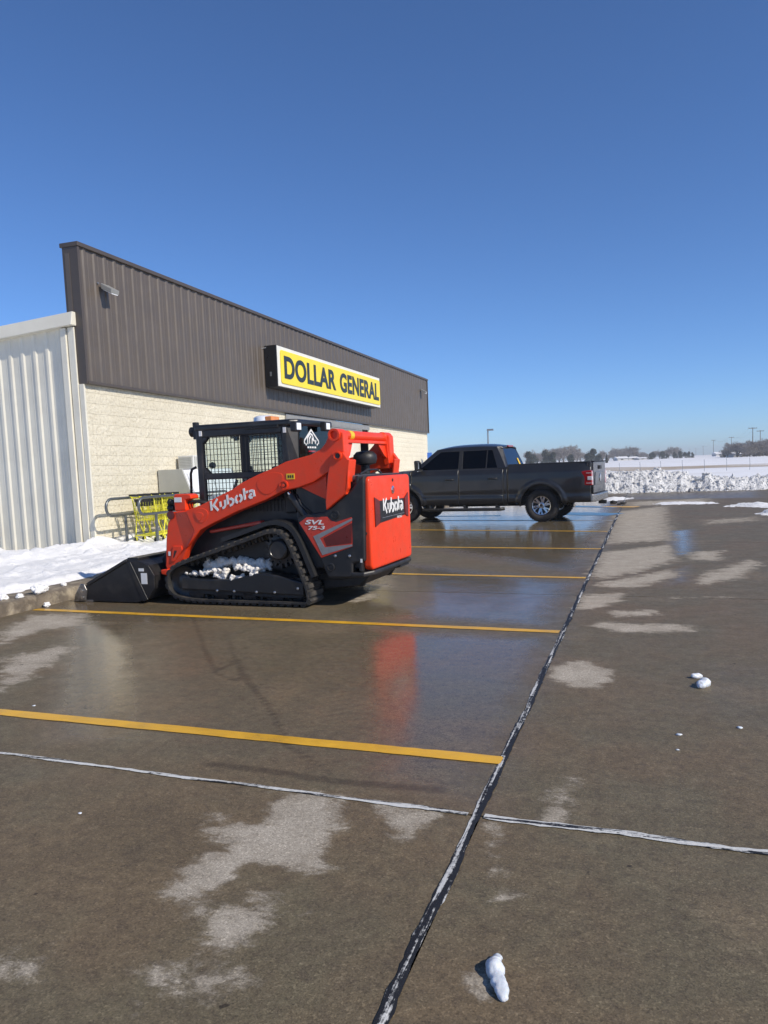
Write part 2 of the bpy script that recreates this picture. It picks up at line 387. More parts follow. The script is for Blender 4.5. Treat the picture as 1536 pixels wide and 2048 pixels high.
def text_mesh(txt, bold=.0, ext=.01, xs=1.0, spacing=1.0, shear=0.0):
    cu = bpy.data.curves.new('lettering', 'FONT'); cu.body = txt; cu.offset = bold; cu.extrude = ext; cu.space_character = spacing; cu.shear = shear
    o = bpy.data.objects.new('lettering', cu); COL.objects.link(o)
    dg = bpy.context.evaluated_depsgraph_get(); dg.update()
    me = bpy.data.meshes.new_from_object(o.evaluated_get(dg)); bpy.data.objects.remove(o); bpy.data.curves.remove(cu)
    co = np.array([v.co[:] for v in me.vertices]); lo = co.min(0); hi = co.max(0)
    return me, lo, hi
def put_text(name, txt, mat, parent, o, ex, ey, width, height, ext=.004, bold=0., shear=0., spacing=1.0):
    """letters standing on a plane: o = lower left corner, ex / ey = unit vectors along and up"""
    me, lo, hi = text_mesh(txt, bold, .1, 1, spacing, shear)
    ex, ey = Vector(ex).normalized(), Vector(ey).normalized(); ez = ex.cross(ey)
    for v in me.vertices:
        c = v.co
        v.co = Vector(o) + ex * ((c.x - lo[0]) / (hi[0] - lo[0]) * width) + ey * ((c.y - lo[1]) / (hi[1] - lo[1]) * height) + ez * ((c.z - lo[2]) / (hi[2] - lo[2]) * ext)
    me.materials.clear(); me.materials.append(MATS[mat])
    ob = bpy.data.objects.new(name, me); COL.objects.link(ob); ob.parent = parent; return ob
def strokes(lines, wd, o, ex, ey, sx, sy, ext):
    """ribbon strokes of constant width on a plane"""
    ex, ey = Vector(ex).normalized(), Vector(ey).normalized(); ez = ex.cross(ey); mb = MB(); o = Vector(o)
    for k, ln in enumerate(lines):
        p = [Vector((x * sx, y * sy)) for x, y in ln]; L_, R_ = [], []
        for i, q in enumerate(p):
            d0 = (q - p[i - 1]).normalized() if i else None; d1 = (p[i + 1] - q).normalized() if i < len(p) - 1 else None
            d = ((d0 or d1) + (d1 or d0)).normalized(); nrm = Vector((-d.y, d.x)); c = max(.5, nrm.dot(Vector((-(d1 or d0).y, (d1 or d0).x))))
            L_.append(q + nrm * wd / 2 / c); R_.append(q - nrm * wd / 2 / c)
        for i in range(len(p) - 1):
            e = ext * (1 + .06 * k)
            mb.prism([o + ex * a.x + ey * a.y for a in (L_[i], L_[i + 1], R_[i + 1], R_[i])], ez * e)
    return mb
KUB = [[(0, .20), (0, 1)], [(.44, .98), (.15, .56), (.42, 0)], [(.60, .66), (.60, .22)], [(.70, .06), (.82, .08), (.90, .22), (.90, .66)],
       [(1.08, .20), (1.08, 1)], [(1.18, .05), (1.32, .07), (1.42, .2), (1.42, .42), (1.32, .56), (1.20, .58)],
       [(1.72, .62), (1.62, .52), (1.58, .33), (1.62, .14), (1.70, .06)], [(1.82, .05), (1.93, .14), (1.97, .33), (1.93, .52), (1.84, .61)],
       [(2.16, 1.0), (2.16, .06)], [(2.26, .62), (2.38, .62)], [(2.46, .60), (2.62, .60), (2.74, .5), (2.76, .04)], [(2.64, .05), (2.52, .06), (2.46, .18), (2.52, .30), (2.62, .33)]]
def seg_dist(px, py, poly, closed=True):
    d = np.full(px.shape, 1e9); n = len(poly)
    for i in range(n if closed else n - 1):
        ax, ay = poly[i][:2]; bx, by = poly[(i + 1) % n][:2]; dx, dy = bx - ax, by - ay
        t_ = np.clip(((px - ax) * dx + (py - ay) * dy) / (dx * dx + dy * dy + 1e-12), 0, 1)
        d = np.minimum(d, np.hypot(px - ax - t_ * dx, py - ay - t_ * dy))
    return d
def inside(px, py, poly):
    c = np.zeros(px.shape, bool); n = len(poly)
    for i in range(n):
        ax, ay = poly[i][:2]; bx, by = poly[(i + 1) % n][:2]
        c ^= ((ay > py) != (by > py)) & (px < (bx - ax) * (py - ay) / (by - ay + 1e-12) + ax)
    return c
def poly_mask(px, py, pix, soft):
    poly = [gz(*p) for p in pix]
    d = seg_dist(px, py, poly); d = np.where(inside(px, py, poly), d, -d)
    return np.clip(.5 + d / (2 * soft), 0, 1)
def fbm(x, y, z=0., o=5): return mn.fractal(Vector((x, y, z)), 1.0, 2.0, o)

# ================================================================== SETTING
# far ground: one sheet to the horizon, under a snow cover
mb = MB(); S_ = 1600
mb.add([(-S_, -S_, -.12), (S_, -S_, -.12), (S_, S_, -.12), (-S_, S_, -.12)], [(0, 1, 2, 3)])
tag(mb.build('ground', 'snow_field'), 'wide flat snow covered field reaching the horizon', kind='structure')

# ---- parking lot: concrete slabs, each a piece of its own
DRY = [  # dried patches, outlined on the photograph and laid on the ground
    ([(445, 1598), (480, 1602), (560, 1588), (682, 1592), (668, 1650), (645, 1700), (632, 1765), (600, 1772), (560, 1758), (515, 1742), (470, 1785), (400, 1812), (335, 1790), (365, 1750), (440, 1690), (408, 1640)], .05, 1),
    ([(455, 1605), (545, 1602), (545, 1640), (500, 1655), (450, 1640)], .05, -1), ([(475, 1770), (520, 1738), (565, 1745), (575, 1790), (500, 1800)], .06, -.9),
    ([(480, 1800), (550, 1812), (470, 1885), (395, 1910), (430, 1850)], .07, 1.0), ([(320, 1945), (430, 1925), (440, 1980), (350, 1995)], .08, .8),
    ([(757, 1606), (872, 1624), (850, 1650), (815, 1678), (790, 1660)], .04, 1), ([(0, 1900), (115, 1905), (120, 1930), (40, 1972), (0, 1968)], .07, .8),
    ([(972, 1640), (1000, 1648), (1003, 1690), (995, 1724), (978, 1716)], .03, .9), ([(990, 1732), (1012, 1738), (1008, 1754), (992, 1750)], .02, .9),
    ([(985, 1796), (1012, 1778), (1036, 1786), (1030, 1800), (1000, 1804)], .025, .9), ([(1112, 1572), (1147, 1558), (1138, 1590), (1128, 1638), (1098, 1640), (1104, 1600)], .04, 1),
    ([(1098, 1352), (1125, 1326), (1175, 1322), (1214, 1340), (1222, 1362), (1188, 1380), (1140, 1370)], .05, 1.1), ([(1183, 1250), (1205, 1245), (1388, 1251), (1382, 1263), (1240, 1263)], .06, 1),
    ([(1215, 1222), (1310, 1219), (1318, 1232), (1230, 1234)], .06, .9), ([(1160, 1190), (1248, 1186), (1242, 1200), (1205, 1216), (1152, 1220)], .07, 1),
    ([(1195, 1166), (1350, 1138), (1356, 1152), (1272, 1176), (1206, 1174)], .08, 1), ([(1205, 1104), (1338, 1090), (1352, 1120), (1290, 1140), (1205, 1158), (1180, 1154)], .10, 1),
    ([(1232, 1024), (1330, 1012), (1342, 1080), (1212, 1088)], .2, 1), ([(1250, 1004), (1420, 996), (1425, 1004), (1250, 1014)], .25, .8), ([(1388, 1162), (1402, 1150), (1498, 1120), (1525, 1124), (1482, 1156), (1402, 1170)], .09, .95),
    ([(1370, 1104), (1450, 1100), (1448, 1120), (1378, 1122)], .09, .8), ([(1330, 1195), (1470, 1190), (1472, 1196), (1330, 1200)], .08, .6), ([(1390, 1040), (1536, 1030), (1536, 1042), (1400, 1052)], .2, .6),
    ([(0, 1318), (135, 1286), (150, 1298), (70, 1352), (0, 1382)], .08, .85), ([(0, 1266), (60, 1230), (172, 1228), (168, 1250), (95, 1258), (0, 1290)], .08, .95),
    ([(925, 1945), (960, 1938), (985, 1960), (985, 2004), (965, 2002), (935, 1970)], .02, 1.1), ([(700, 1196), (745, 1185), (752, 1194), (705, 1207)], .06, .9), ([(745, 1166), (790, 1168), (785, 1174), (748, 1173)], .06, .6)]
PUD = [([(150, 1235), (1110, 1270), (1000, 1515), (960, 1620), (560, 1570), (100, 1500), (120, 1400), (150, 1300)], .35, .55), ([(140, 1240), (270, 1245), (290, 1480), (110, 1480)], .25, 1.2), ([(700, 1255), (1105, 1275), (1000, 1510), (960, 1610), (720, 1560)], .35, 1.08), ([(760, 1120), (1160, 1165), (1110, 1260), (660, 1230)], .4, 1.0),
       ([(60, 1190), (600, 1220), (600, 1245), (160, 1250)], .2, .9), ([(830, 1000), (1235, 1000), (1200, 1090), (1160, 1150), (820, 1090)], .5, 1.0),
       ([(1335, 1062), (1385, 1058), (1392, 1110), (1345, 1112)], .2, .9), ([(1340, 1140), (1380, 1130), (1385, 1165), (1330, 1175)], .15, .6), ([(1200, 984), (1536, 976), (1536, 996), (1250, 1000)], .6, .6),
       ([(1390, 1330), (1536, 1330), (1536, 1460), (1380, 1420)], .5, .5), ([(1110, 1270), (1180, 1150), (1220, 1170), (1150, 1320)], .3, .35), ([(0, 1500), (940, 1625), (900, 1680), (0, 1560)], .3, .45)]
STN_DARK = [([(385, 1232), (410, 1300), (432, 1345), (475, 1318), (482, 1352), (520, 1392), (545, 1425), (555, 1450), (575, 1490), (640, 1530)], .022), ([(430, 1345), (470, 1362), (482, 1352)], .02),
       ([(420, 1528), (560, 1545), (650, 1560), (760, 1570), (880, 1580)], .035), ([(520, 1392), (470, 1318), (450, 1260)], .018), ([(680, 1200), (730, 1175)], .08)]  # last stroke only darkens the ground right of the near track
XB = [-6.83, -.69, 5.4, 11.5, 17.6, 32.0]; YB = [-4.0, 3.13, 8.72, 14.3, 19.9, 25.5, 31.1, 36.3]
skew = lambda x, y: y - .05 * (x + .69) if -7 < x < 40 else y
lot = empty('parking_lot'); tag(lot, 'wet concrete parking lot of large slabs with dried patches', kind='structure')
def slab_mesh(x0, x1, y0, y1, res):
    nx = max(2, int((x1 - x0) / res)); ny = max(2, int((y1 - y0) / res))
    gxs = np.linspace(x0, x1, nx + 1); gys = np.linspace(y0, y1, ny + 1)
    X, Y = np.meshgrid(gxs, gys); Y = Y - .05 * (X + .69); X, Y = X.ravel(), Y.ravel(); n = len(X)
    vs = np.column_stack([X, Y, np.zeros(n)]).tolist(); W_ = nx + 1
    fs = [(j * W_ + i, j * W_ + i + 1, (j + 1) * W_ + i + 1, (j + 1) * W_ + i) for j in range(ny) for i in range(nx)]
    rim = [i for i in range(W_)] + [j * W_ + nx for j in range(1, ny + 1)] + [ny * W_ + i for i in range(nx - 1, -1, -1)] + [j * W_ for j in range(ny - 1, 0, -1)]
    lo = len(vs); vs += [(vs[i][0], vs[i][1], -.1) for i in rim]; k = len(rim)
    fs += [(rim[i], lo + i, lo + (i + 1) % k, rim[(i + 1) % k]) for i in range(k)]
    me = bpy.data.meshes.new('concrete_slab'); me.from_pydata(vs, [], fs); me.materials.append(MATS['wet_concrete'])
    XX = np.array([v[0] for v in vs]); YY = np.array([v[1] for v in vs])
    dry = np.zeros(len(XX)); pud = np.zeros(len(XX)); st = np.zeros(len(XX))
    for pix, soft, a in DRY:
        mk = poly_mask(XX, YY, pix, soft * 2.4) * a
        dry = np.maximum(dry, mk) if a > 0 else np.clip(dry + mk, 0, 2)
    for pix, soft, a in PUD: pud = np.maximum(pud, poly_mask(XX, YY, pix, soft) * a)
    for pix, wd in STN_DARK:
        ln = [gz(*p) for p in pix]; st = np.maximum(st, np.clip(1 - seg_dist(XX, YY, ln, False) / (wd * 2), 0, 1))
    pud = np.maximum(pud, .18)
    for nm, arr in (('dry', dry), ('puddle', pud), ('stain_dark', st)):
        a = me.attributes.new(nm, 'FLOAT', 'POINT'); a.data.foreach_set('value', arr.astype(np.float32))
    return me
g_ = .008
for i in range(len(XB) - 1):
    for j in range(len(YB) - 1):
        res = .045 if (i < 2 and j < 2) else (.06 if (i < 2 and j < 4) else .16)
        ga = .016 if i == 1 else g_
        inst('concrete_slab', slab_mesh(XB[i] + (.016 if i == 1 else g_), XB[i + 1] - (.016 if i == 0 else g_), YB[j] + g_, YB[j + 1] - g_, res), lot)
def ribbon(name, a, b_, wd, mat, parent, z, step=.05, jit=.35, sd=0, label=None):
    a, b_ = Vector(a), Vector(b_); L_ = (b_ - a).length; d = (b_ - a) / L_; nrm = Vector((-d.y, d.x)); n = max(2, int(L_ / step)); vs = []
    for i in range(n + 1):
        p = a + d * (L_ * i / n); q = L_ * i / n
        wl = wd / 2 * (1 + jit * (fbm(q * 2.5, sd, 1) + .6 * fbm(q * 14, sd, 2))); wr = wd / 2 * (1 + jit * (fbm(q * 2.5, sd, 5) + .6 * fbm(q * 14, sd, 7)))
        off = nrm * (.012 * jit * fbm(q * 1.2, sd, 9))
        vs += [(p.x + off.x + nrm.x * wl, p.y + off.y + nrm.y * wl, z), (p.x + off.x, p.y + off.y, z + .0015), (p.x + off.x - nrm.x * wr, p.y + off.y - nrm.y * wr, z)]
    fs = []
    for i in range(n): fs += [(3 * i, 3 * i + 1, 3 * i + 4, 3 * i + 3), (3 * i + 1, 3 * i + 2, 3 * i + 5, 3 * i + 4)]
    o = MB().add(vs, fs).build(name, mat, parent); return o
fill = empty('joint_filler'); tag(fill, 'black and white filler in the joints between concrete slabs', kind='structure')
ribbon('sealant_strip', (-.69, -4), (-.69, 12), .040, 'sealant_black', fill, .0035, .03, .55, 1)
ribbon('sealant_strip', (-.69, 12), (-.69, 36), .050, 'sealant_black', fill, .0035, .15, .35, 1)
ribbon('sealant_strip', (-5.2, skew(-5.2, 3.13)), (-.73, skew(-.73, 3.13)), .028, 'sealant_white', fill, .004, .03, .75, 3)
ribbon('sealant_strip', (-.66, skew(-.66, 3.13)), (4.5, skew(4.5, 3.13)), .042, 'sealant_white', fill, .004, .03, .75, 4)

# ---- painted stall lines
mk = empty('stall_marking'); tag(mk, 'yellow, white and blue painted parking stall lines', kind='structure')
def line_px(p, q, wd, mat, z=.004):
    a, b_ = gz(*p), gz(*q); return ribbon('painted_line', a[:2], b_[:2], wd, mat, mk, z, .08, .10, random.random() * 50)
def ext_px(p, q, X):
    a, b_ = gz(*p), gz(*q); t_ = (X - b_[0]) / (a[0] - b_[0]); return b_ + (a - b_) * t_
for p, q in (((0, 1425), (1004, 1522)), ((65, 1219), (1119, 1264)), ((745, 1147), (1171, 1156)), ((820, 1094), (1202, 1098)), ((840, 1060), (1215, 1063))):
    b_ = gz(*q); a = ext_px(p, q, -6.78); ribbon('painted_line', a[:2], b_[:2], .105, 'yellow_paint', mk, .004, .06, .12, random.random() * 50)
a = gz(840, 1041); b_ = gz(1226, 1041); ribbon('painted_line', a[:2], b_[:2], .11, 'white_paint', mk, .004, .1, .1, 9)
for p, q, wd in (((1120, 1027), (1233, 1029), .95), ((1120, 1012), (1238, 1015), .5), ((850, 1033), (1000, 1031), .25)):
    a, b_ = gz(*p), gz(*q); ribbon('painted_patch', a[:2], b_[:2], wd, 'blue_paint', mk, .004, .12, .25, 12)
a = gz(1233, 1015); b_ = gz(1247, 1013); ribbon('painted_patch', a[:2], b_[:2], 1.1, 'yellow_paint', mk, .008, .06, .1, 3)

# ---- kerb and pavement
mb = MB(); prof = [(-6.83, -.05), (-6.845, .115), (-6.86, .138), (-6.89, .15), (-7.12, .152), (-7.14, -.05)]
n = 300; ys = np.linspace(-1, 38, n + 1)
vs = []
for y in ys:
    jx = .018 * fbm(0, y * 1.5, 3) + .008 * fbm(0, y * 9, 8)
    for k, (x, z) in enumerate(prof): vs.append((x + (jx if k < 3 else 0), y, z + (.008 * fbm(3, y * 2.2, 1) if 1 < k < 5 else 0)))
m_ = len(prof); mb.add(vs, [(i * m_ + k, i * m_ + k + 1, (i + 1) * m_ + k + 1, (i + 1) * m_ + k) for i in range(n) for k in range(m_ - 1)])
tag(mb.build('kerb', 'concrete_edge', autosmooth=40), 'stained concrete kerb edging the snowy walkway', kind='structure')
mb = MB(); mb.bb(-10.6, -7.141, -1, 38.5, -.05, .146)
tag(mb.build('pavement', 'concrete_edge'), 'concrete walkway along the store front under snow', kind='structure')

# ---- snow lying on the walkway and in front of the side wall
def snow_sheet(name, x0, x1, y0, y1, res, hf, label):
    nx, ny = int(abs(x1 - x0) / res), int((y1 - y0) / res)
    vs, fs = grid(nx, ny, lambda u, v: (lambda x, y: (x, y, hf(x, y)))(x0 + (x1 - x0) * u, y0 + (y1 - y0) * v))
    o = MB().add(vs, fs).build(name, 'snow', smooth=True); tag(o, label, 'snow', kind='stuff'); return o
def sst(a, b_, x):
    t_ = min(1, max(0, (x - a) / (b_ - a))); return t_ * t_ * (3 - 2 * t_)
def walk_snow(x, y):
    edge = -7.22 + .16 * fbm(y * .9, 2, 0) + .06 * fbm(y * 5, 3, 0)
    t_ = sst(edge, edge - .30, x)
    base = .05 + .030 * fbm(x * 1.1, y * .7, 1) + .020 * fbm(x * 4, y * 2.2, 4) + .012 * abs(fbm(x * 11, y * 9, 2))
    lump = max(0, fbm(x * 3.1, y * 2.3, 9) - .30) * .14 + .02 * max(0, fbm(x * 7, y * 1.2, 5))
    bank = sst(-9.55, -10.2, x) * (.05 + .10 * max(0, .4 + fbm(y * 2.1, 4, 3)))
    return .11 + t_ * (base + lump + bank + .035)
snow_sheet('walkway_snow', -7.0, -10.30, -.5, 14.5, .05, walk_snow, 'trodden white snow covering the walkway by the shopping carts')
snow_sheet('walkway_snow', -7.0, -10.30, 14.52, 38, .12, walk_snow, 'snow strip along the far store front behind the loader')
def side_snow(x, y):
    e = 12.15 + .10 * fbm(x * 1.3, 4, 0) + .05 * fbm(x * 6, 2, 0)
    t_ = 1 - sst(e - .45, e, y) if x < -10.75 else 1
    return -.10 + t_ * (.30 + .05 * fbm(x * .8, y * .8, 4) + .03 * fbm(x * 4, y * 3, 2) + max(0, fbm(x * 3, y * 3, 9) - .1) * .16)
snow_sheet('side_yard_snow', -10.305, -24, 2, 12.54, .07, side_snow, 'white snow drift in front of the cream metal side wall')
# lumps rolled off the edge onto the kerb
def lump(name, c, r, mat, seed, sc=(1, 1, 1), detail=4):
    bm = bmesh.new(); bmesh.ops.create_icosphere(bm, subdivisions=detail, radius=1)
    for v in bm.verts:
        k = 1 + .38 * fbm(v.co.x * 1.3 + seed, v.co.y * 1.3, v.co.z * 1.3) + .16 * fbm(v.co.x * 4 + seed, v.co.y * 4, v.co.z * 4) + .10 * abs(fbm(v.co.x * 11, v.co.y * 11 + seed, v.co.z * 11))
        v.co = Vector((v.co.x * r * sc[0] * k, v.co.y * r * sc[1] * k, v.co.z * r * sc[2] * k))
    zmin = min(v.co.z for v in bm.verts)
    for v in bm.verts: v.co.z -= zmin * .75
    me = bpy.data.meshes.new(name); bm.to_mesh(me); bm.free(); me.materials.append(MATS[mat]); me.shade_smooth()
    o = bpy.data.objects.new(name, me); COL.objects.link(o); o.location = c; return o
for k, (px, py, z, r) in enumerate([(78, 1187, .15, .07), (88, 1183, .15, .05), (40, 1196, .15, .035), (6, 1200, .15, .05), (94, 1214, 0, .035), (128, 1172, .15, .03)]):
    p = gz(px, py, z); o = lump('snow_lump', p, r, 'snow', k * 3.1, (1, 1.2, .8))
    tag(o, 'small snow lump lying on the pavement at the foot of the kerb' if z == 0 else 'small lump of snow fallen on top of the kerb', 'snow lump', None if z == 0 else 'snow lumps on the kerb')

# ================================================================== STORE
XW = -10.29; YA, YE = 12.62, 37.75
zb = lambda y: -.0101 * (y - YA)                        # the store front drops gently along its length
store = empty('store_building', (XW, YA, 0)); tag(store, 'long store with cream block front, brown metal fascia and cream metal side', 'building')
def sp(o): o.parent = store; o.location = (-XW, -YA, 0); return o
class SB(MB):
    """mesh in world coordinates that drops along the front and hangs on the store"""
    def build(s, name, mat, parent=None, **kw):
        s.v = [(x - XW, y - YA, z + zb(y)) for x, y, z in s.v]; return MB.build(s, name, mat, parent or store, **kw)
# block wall
RY0, RY1 = 21.50, 28.95                                 # entrance recess
wall = SB().bb(XW - .35, XW - .022, YA + .02, RY0, -.1, 3.36).build('block_wall', 'mortar')
wall2 = SB().bb(XW - .35, XW - .022, RY1, YE - .05, -.1, 3.36).build('block_wall', 'mortar')
BL, BH = .406, .203
def block_mesh(k, w=BL, h=BH):
    rs = random.Random(k); nx, nz = 4, 2; vs = []; fs = []
    for j in range(nz + 1):
        for i in range(nx + 1):
            e = j in (0, nz)
            vs.append(((.0005 if e else .004) + (rs.uniform(-.005, .006) if i not in (0, nx) else 0), .0006 + (w - .0012) * i / nx + (0 if i in (0, nx) else rs.uniform(-.02, .02)), .0018 + (h - .0036) * j / nz + (0 if j in (0, nz) else rs.uniform(-.02, .02))))
    q = lambda i, j: j * (nx + 1) + i
    for j in range(nz):
        for i in range(nx):
            fs += [(q(i, j), q(i + 1, j), q(i + 1, j + 1)), (q(i, j), q(i + 1, j + 1), q(i, j + 1))]
    rim = [q(i, 0) for i in range(nx + 1)] + [q(nx, j) for j in range(1, nz + 1)] + [q(i, nz) for i in range(nx - 1, -1, -1)] + [q(0, j) for j in range(nz - 1, 0, -1)]
    o = len(vs); vs += [(-.03, vs[i][1], vs[i][2]) for i in rim]; n_ = len(rim)
    fs += [(rim[i], o + i, o + (i + 1) % n_, rim[(i + 1) % n_]) for i in range(n_)]
    return vs, fs
variants = []
for k in range(14):
    v, f_ = block_mesh(k); variants.append(MB().add(v, f_).mesh('block', 'split_block'))
spots = []
for (a, b_) in ((YA + .03, RY0), (RY1, YE - .06)):
    for c in range(17):
        y = a - (BL / 2 if c % 2 else 0); z = -.07 + c * BH
        while y < b_ - .02:
            y0, y1 = max(y, a), min(y + BL, b_)
            if y1 - y0 > .04 and z + BH > .12: spots.append((y0, z, y1 - y0))
            y += BL
hid = lambda y, z: y > 17.6 and z < 2.0                  # behind the loader
spots.sort(key=lambda s_: (s_[0] > RY0 or hid(s_[0], s_[1]), s_[0] + .2 * abs(s_[1] - 1.5)))
rest = SB(); rest2 = SB()
for k, (y, z, ln) in enumerate(spots):
    if k < 300: inst('block', variants[(k * 5 + int(z * 31)) % 14], wall, (0, y - YA, z + zb(y)), (-.0101, 0, 0), (1, ln / BL, 1))
    else:
        v, f_ = block_mesh(k % 14, ln); (rest if y < RY0 else rest2).add([(XW + p[0], y + p[1], z + p[2]) for p in v], f_)
ro = rest.build('block_field', 'split_block', wall); ro['kind'] = 'stuff'
ro = rest2.build('block_field', 'split_block', wall2); ro['kind'] = 'stuff'
# entrance recess
rec = SB(); D_ = 1.9
rec.bb(XW - D_, XW - .03, RY0 - .3, RY0, -.05, 3.2); rec.bb(XW - D_, XW - .03, RY1, RY1 + .3, -.05, 3.2)
rec.build('recess_wall', 'mortar')
s_ = SB(); s_.bb(XW - D_ - .1, XW + .05, RY0 - .02, RY1 + .02, 3.12, 3.30); s_.build('soffit', 'grey_metal')
for z_ in (3.02, 3.07):
    s_ = SB(); s_.bb(XW - .03 - (3.07 - z_) * 1.5, XW + .10, RY0 + .05, RY1 - .95, z_, z_ + .038); s_.build('canopy_trim', 'grey_metal', bevel=.006)
for k in range(6):
    y0 = RY0 + .05 + k * (RY1 - RY0 - .1) / 6; y1 = y0 + (RY1 - RY0 - .1) / 6
    s_ = SB()
    for a, b_, c, d in ((y0, y0 + .05, .02, 3.1), (y1 - .05, y1 - .001, .02, 3.1), (y0 + .05, y1 - .05, 3.0, 3.1), (y0 + .05, y1 - .05, .02, .15), (y0 + .05, y1 - .05, 2.15, 2.22)): s_.bb(XW - D_, XW - D_ + .06, a, b_, c, d)
    fr = s_.build('storefront_frame', 'door_frame')
    for c, d in ((.15, 2.15), (2.22, 3.0)):
        s_ = SB(); s_.bb(XW - D_ + .02, XW - D_ + .03, y0 + .05, y1 - .05, c, d); s_.build('pane', 'door_glass', fr)
s_ = SB(); s_.bb(XW - 5, XW - 4.9, RY0 - 1, RY1 + 1, -.1, 3.4); s_.build('inner_wall', 'grey_metal')
# fascia: ribbed brown panels, each 0.914 m
FX = XW + .06; FZ0, FZ1 = 3.36, 5.90
def rib_profile(x0, ribs, pitch, hgt, width):
    pts = [(x0, 0)]
    for k in range(ribs):
        c = x0 + pitch * (k + .5); pts += [(c - .060, 0), (c - .028, hgt), (c + .028, hgt), (c + .060, 0)]
        pts += [(c + .10, 0), (c + .108, .004), (c + .122, .004), (c + .13, 0)] if k < ribs - 1 or True else []
    pts.append((x0 + ribs * pitch, 0)); return [p for p in pts if p[0] <= x0 + ribs * pitch]
PW = .914; y = YA + .05; k = 0
while y < YE - .1:
    pr = [(a, b_) for a, b_ in rib_profile(0, 3, .3047, .022, PW) if y + a < YE - .06]
    s_ = SB(); vs = []
    for a, b_ in pr: vs += [(FX + b_ + (.0015 if k % 2 else 0), y + a, FZ0 + .03), (FX + b_ + (.0015 if k % 2 else 0), y + a, FZ1 + .03)]
    s_.add(vs, [(2 * i, 2 * i + 2, 2 * i + 3, 2 * i + 1) for i in range(len(pr) - 1)])
    s_.build('fascia_panel', 'brown_metal'); y += PW; k += 1
s_ = SB(); s_.bb(XW - .24, FX - .004, YA + .03, YE - .03, FZ0 + .02, FZ1 + .02); s_.build('fascia_core', 'brown_trim')
s_ = SB(); s_.bb(XW - .05, FX + .055, YA + .02, YE - .02, FZ0 - .03, FZ0 + .03); s_.build('fascia_bottom_trim', 'brown_trim', bevel=.006)
for k in range(8):                                      # cap flashing in lengths
    a = YA - .03 + k * (YE - YA + .05) / 8; b_ = a + (YE - YA + .05) / 8 - .004
    s_ = SB(); s_.bb(XW - .30, FX + .062, a, b_, FZ1 + .015, FZ1 + .095); s_.build('cap_flashing', 'brown_trim', bevel=.008)
s_ = SB(); s_.bb(XW - .26, FX + .040, YA - .012, YA + .05, FZ0 - .03, FZ1 + .014); s_.build('corner_trim', 'brown_trim', bevel=.006)
s_ = SB(); s_.bb(XW - .20, XW - .10, YA - .020, YA - .0125, FZ0, FZ1 - .1); s_.build('corner_trim', 'brown_metal')
s_ = SB(); s_.bb(XW - .26, FX + .040, YE - .05, YE + .012, FZ0 - .03, FZ1 + .014); s_.build('corner_trim', 'brown_trim', bevel=.006)
# side wall
ZT = lambda x: 4.47 + .065 * (x + 10.4)
x = XW - .34; k = 0
while x > -26:
    pr = rib_profile(0, 3, .3047, .024, PW); vs = []
    for a, b_ in pr: vs += [(x - a, YA + .0 - b_ - (.0015 if k % 2 else 0), .05), (x - a, YA - b_ - (.0015 if k % 2 else 0), ZT(x - a))]
    s_ = SB(); s_.add(vs, [(2 * i, 2 * i + 2, 2 * i + 3, 2 * i + 1) for i in range(len(pr) - 1)]); s_.build('side_panel', 'cream_metal'); x -= PW; k += 1
s_ = SB(); s_.bb(-26, XW - .24, YA + .004, YA + .15, -.1, .06); s_.build('plinth', 'concrete_edge')
s_ = SB(); s_.bb(-26, XW - .36, YA + .005, YA + 20, .0, 3.0); s_.build('side_core', 'cream_metal')
s_ = SB(); s_.loft([(-26, YA - .16, ZT(-26) - .04), (-26, YA + .1, ZT(-26) - .04), (-26, YA + .1, ZT(-26) + .22), (-26, YA - .10, ZT(-26) + .22)],
                   [(XW - .06, YA - .16, ZT(XW) - .04), (XW - .06, YA + .1, ZT(XW) - .04), (XW - .06, YA + .1, ZT(XW) + .22), (XW - .06, YA - .10, ZT(XW) + .22)])
s_.build('rake_trim', 'cream_metal', bevel=.012)
for x0, x1, yy in ((XW - .40, XW - .27, .085), (XW - .25, XW - .10, .05), (XW - .09, XW + .02, .028)):
    s_ = SB(); s_.bb(x0, x1, YA - yy, YA + .02, .05, min(ZT(x0) - .045, 3.33 if x1 > XW else 9)); s_.build('corner_post', 'cream_metal', bevel=.008)
s_ = SB(); s_.bb(XW - .09, XW + .02, YA - .028, YA + .02, 3.33, 4.40) if False else s_.bb(XW - .262, XW - .092, YA - .012, YA + .02, .05, 3.3)
s_.build('corner_flashing', 'cream_metal')
s_ = SB(); s_.add([(XW - .25, YA, 4.6), (XW - .25, YE, 4.6), (-26, YE, 3.4), (-26, YA, 3.4)], [(0, 1, 2, 3)]); s_.build('roof', 'cream_metal')
s_ = SB(); s_.bb(-26, XW - .4, YE - .3, YE - .06, -.1, 3.3); s_.build('end_wall', 'cream_metal')

# wall lamps
def wall_lamp(y, z, label):
    o = empty('wall_lamp', (FX + .02, y, z + zb(y))); tag(o, label, 'lamp', 'floodlights on the brown fascia')
    MB().cyl((-.02, 0, .02), (.10, 0, .03), .022, 10).build('bracket', 'galv', o)
    b1 = MB().prism([(.05, -.12, .09), (.30, -.12, -.05), (.28, -.12, -.13), (.05, -.12, -.02)], (0, .24, 0)).build('housing', 'lamp_grey', o, bevel=.008)
    MB().prism([(.072, -.095, -.028), (.275, -.095, -.126), (.272, -.095, -.142), (.072, -.095, -.040)], (0, .19, 0)).build('lens', 'lens', o)
    MB().cyl((-.02, -.17, .08), (.03, -.17, .08), .018, 8).build('sensor', 'galv', o)
p = gx(214, 577, FX + .12); wall_lamp(p[1], p[2] - zb(p[1]), 'grey floodlight on the brown fascia close to the cream side wall')
p = gx(845, 782, FX + .12); wall_lamp(p[1], p[2] - zb(p[1]), 'small floodlight at the fascia end farthest from the cream side wall')

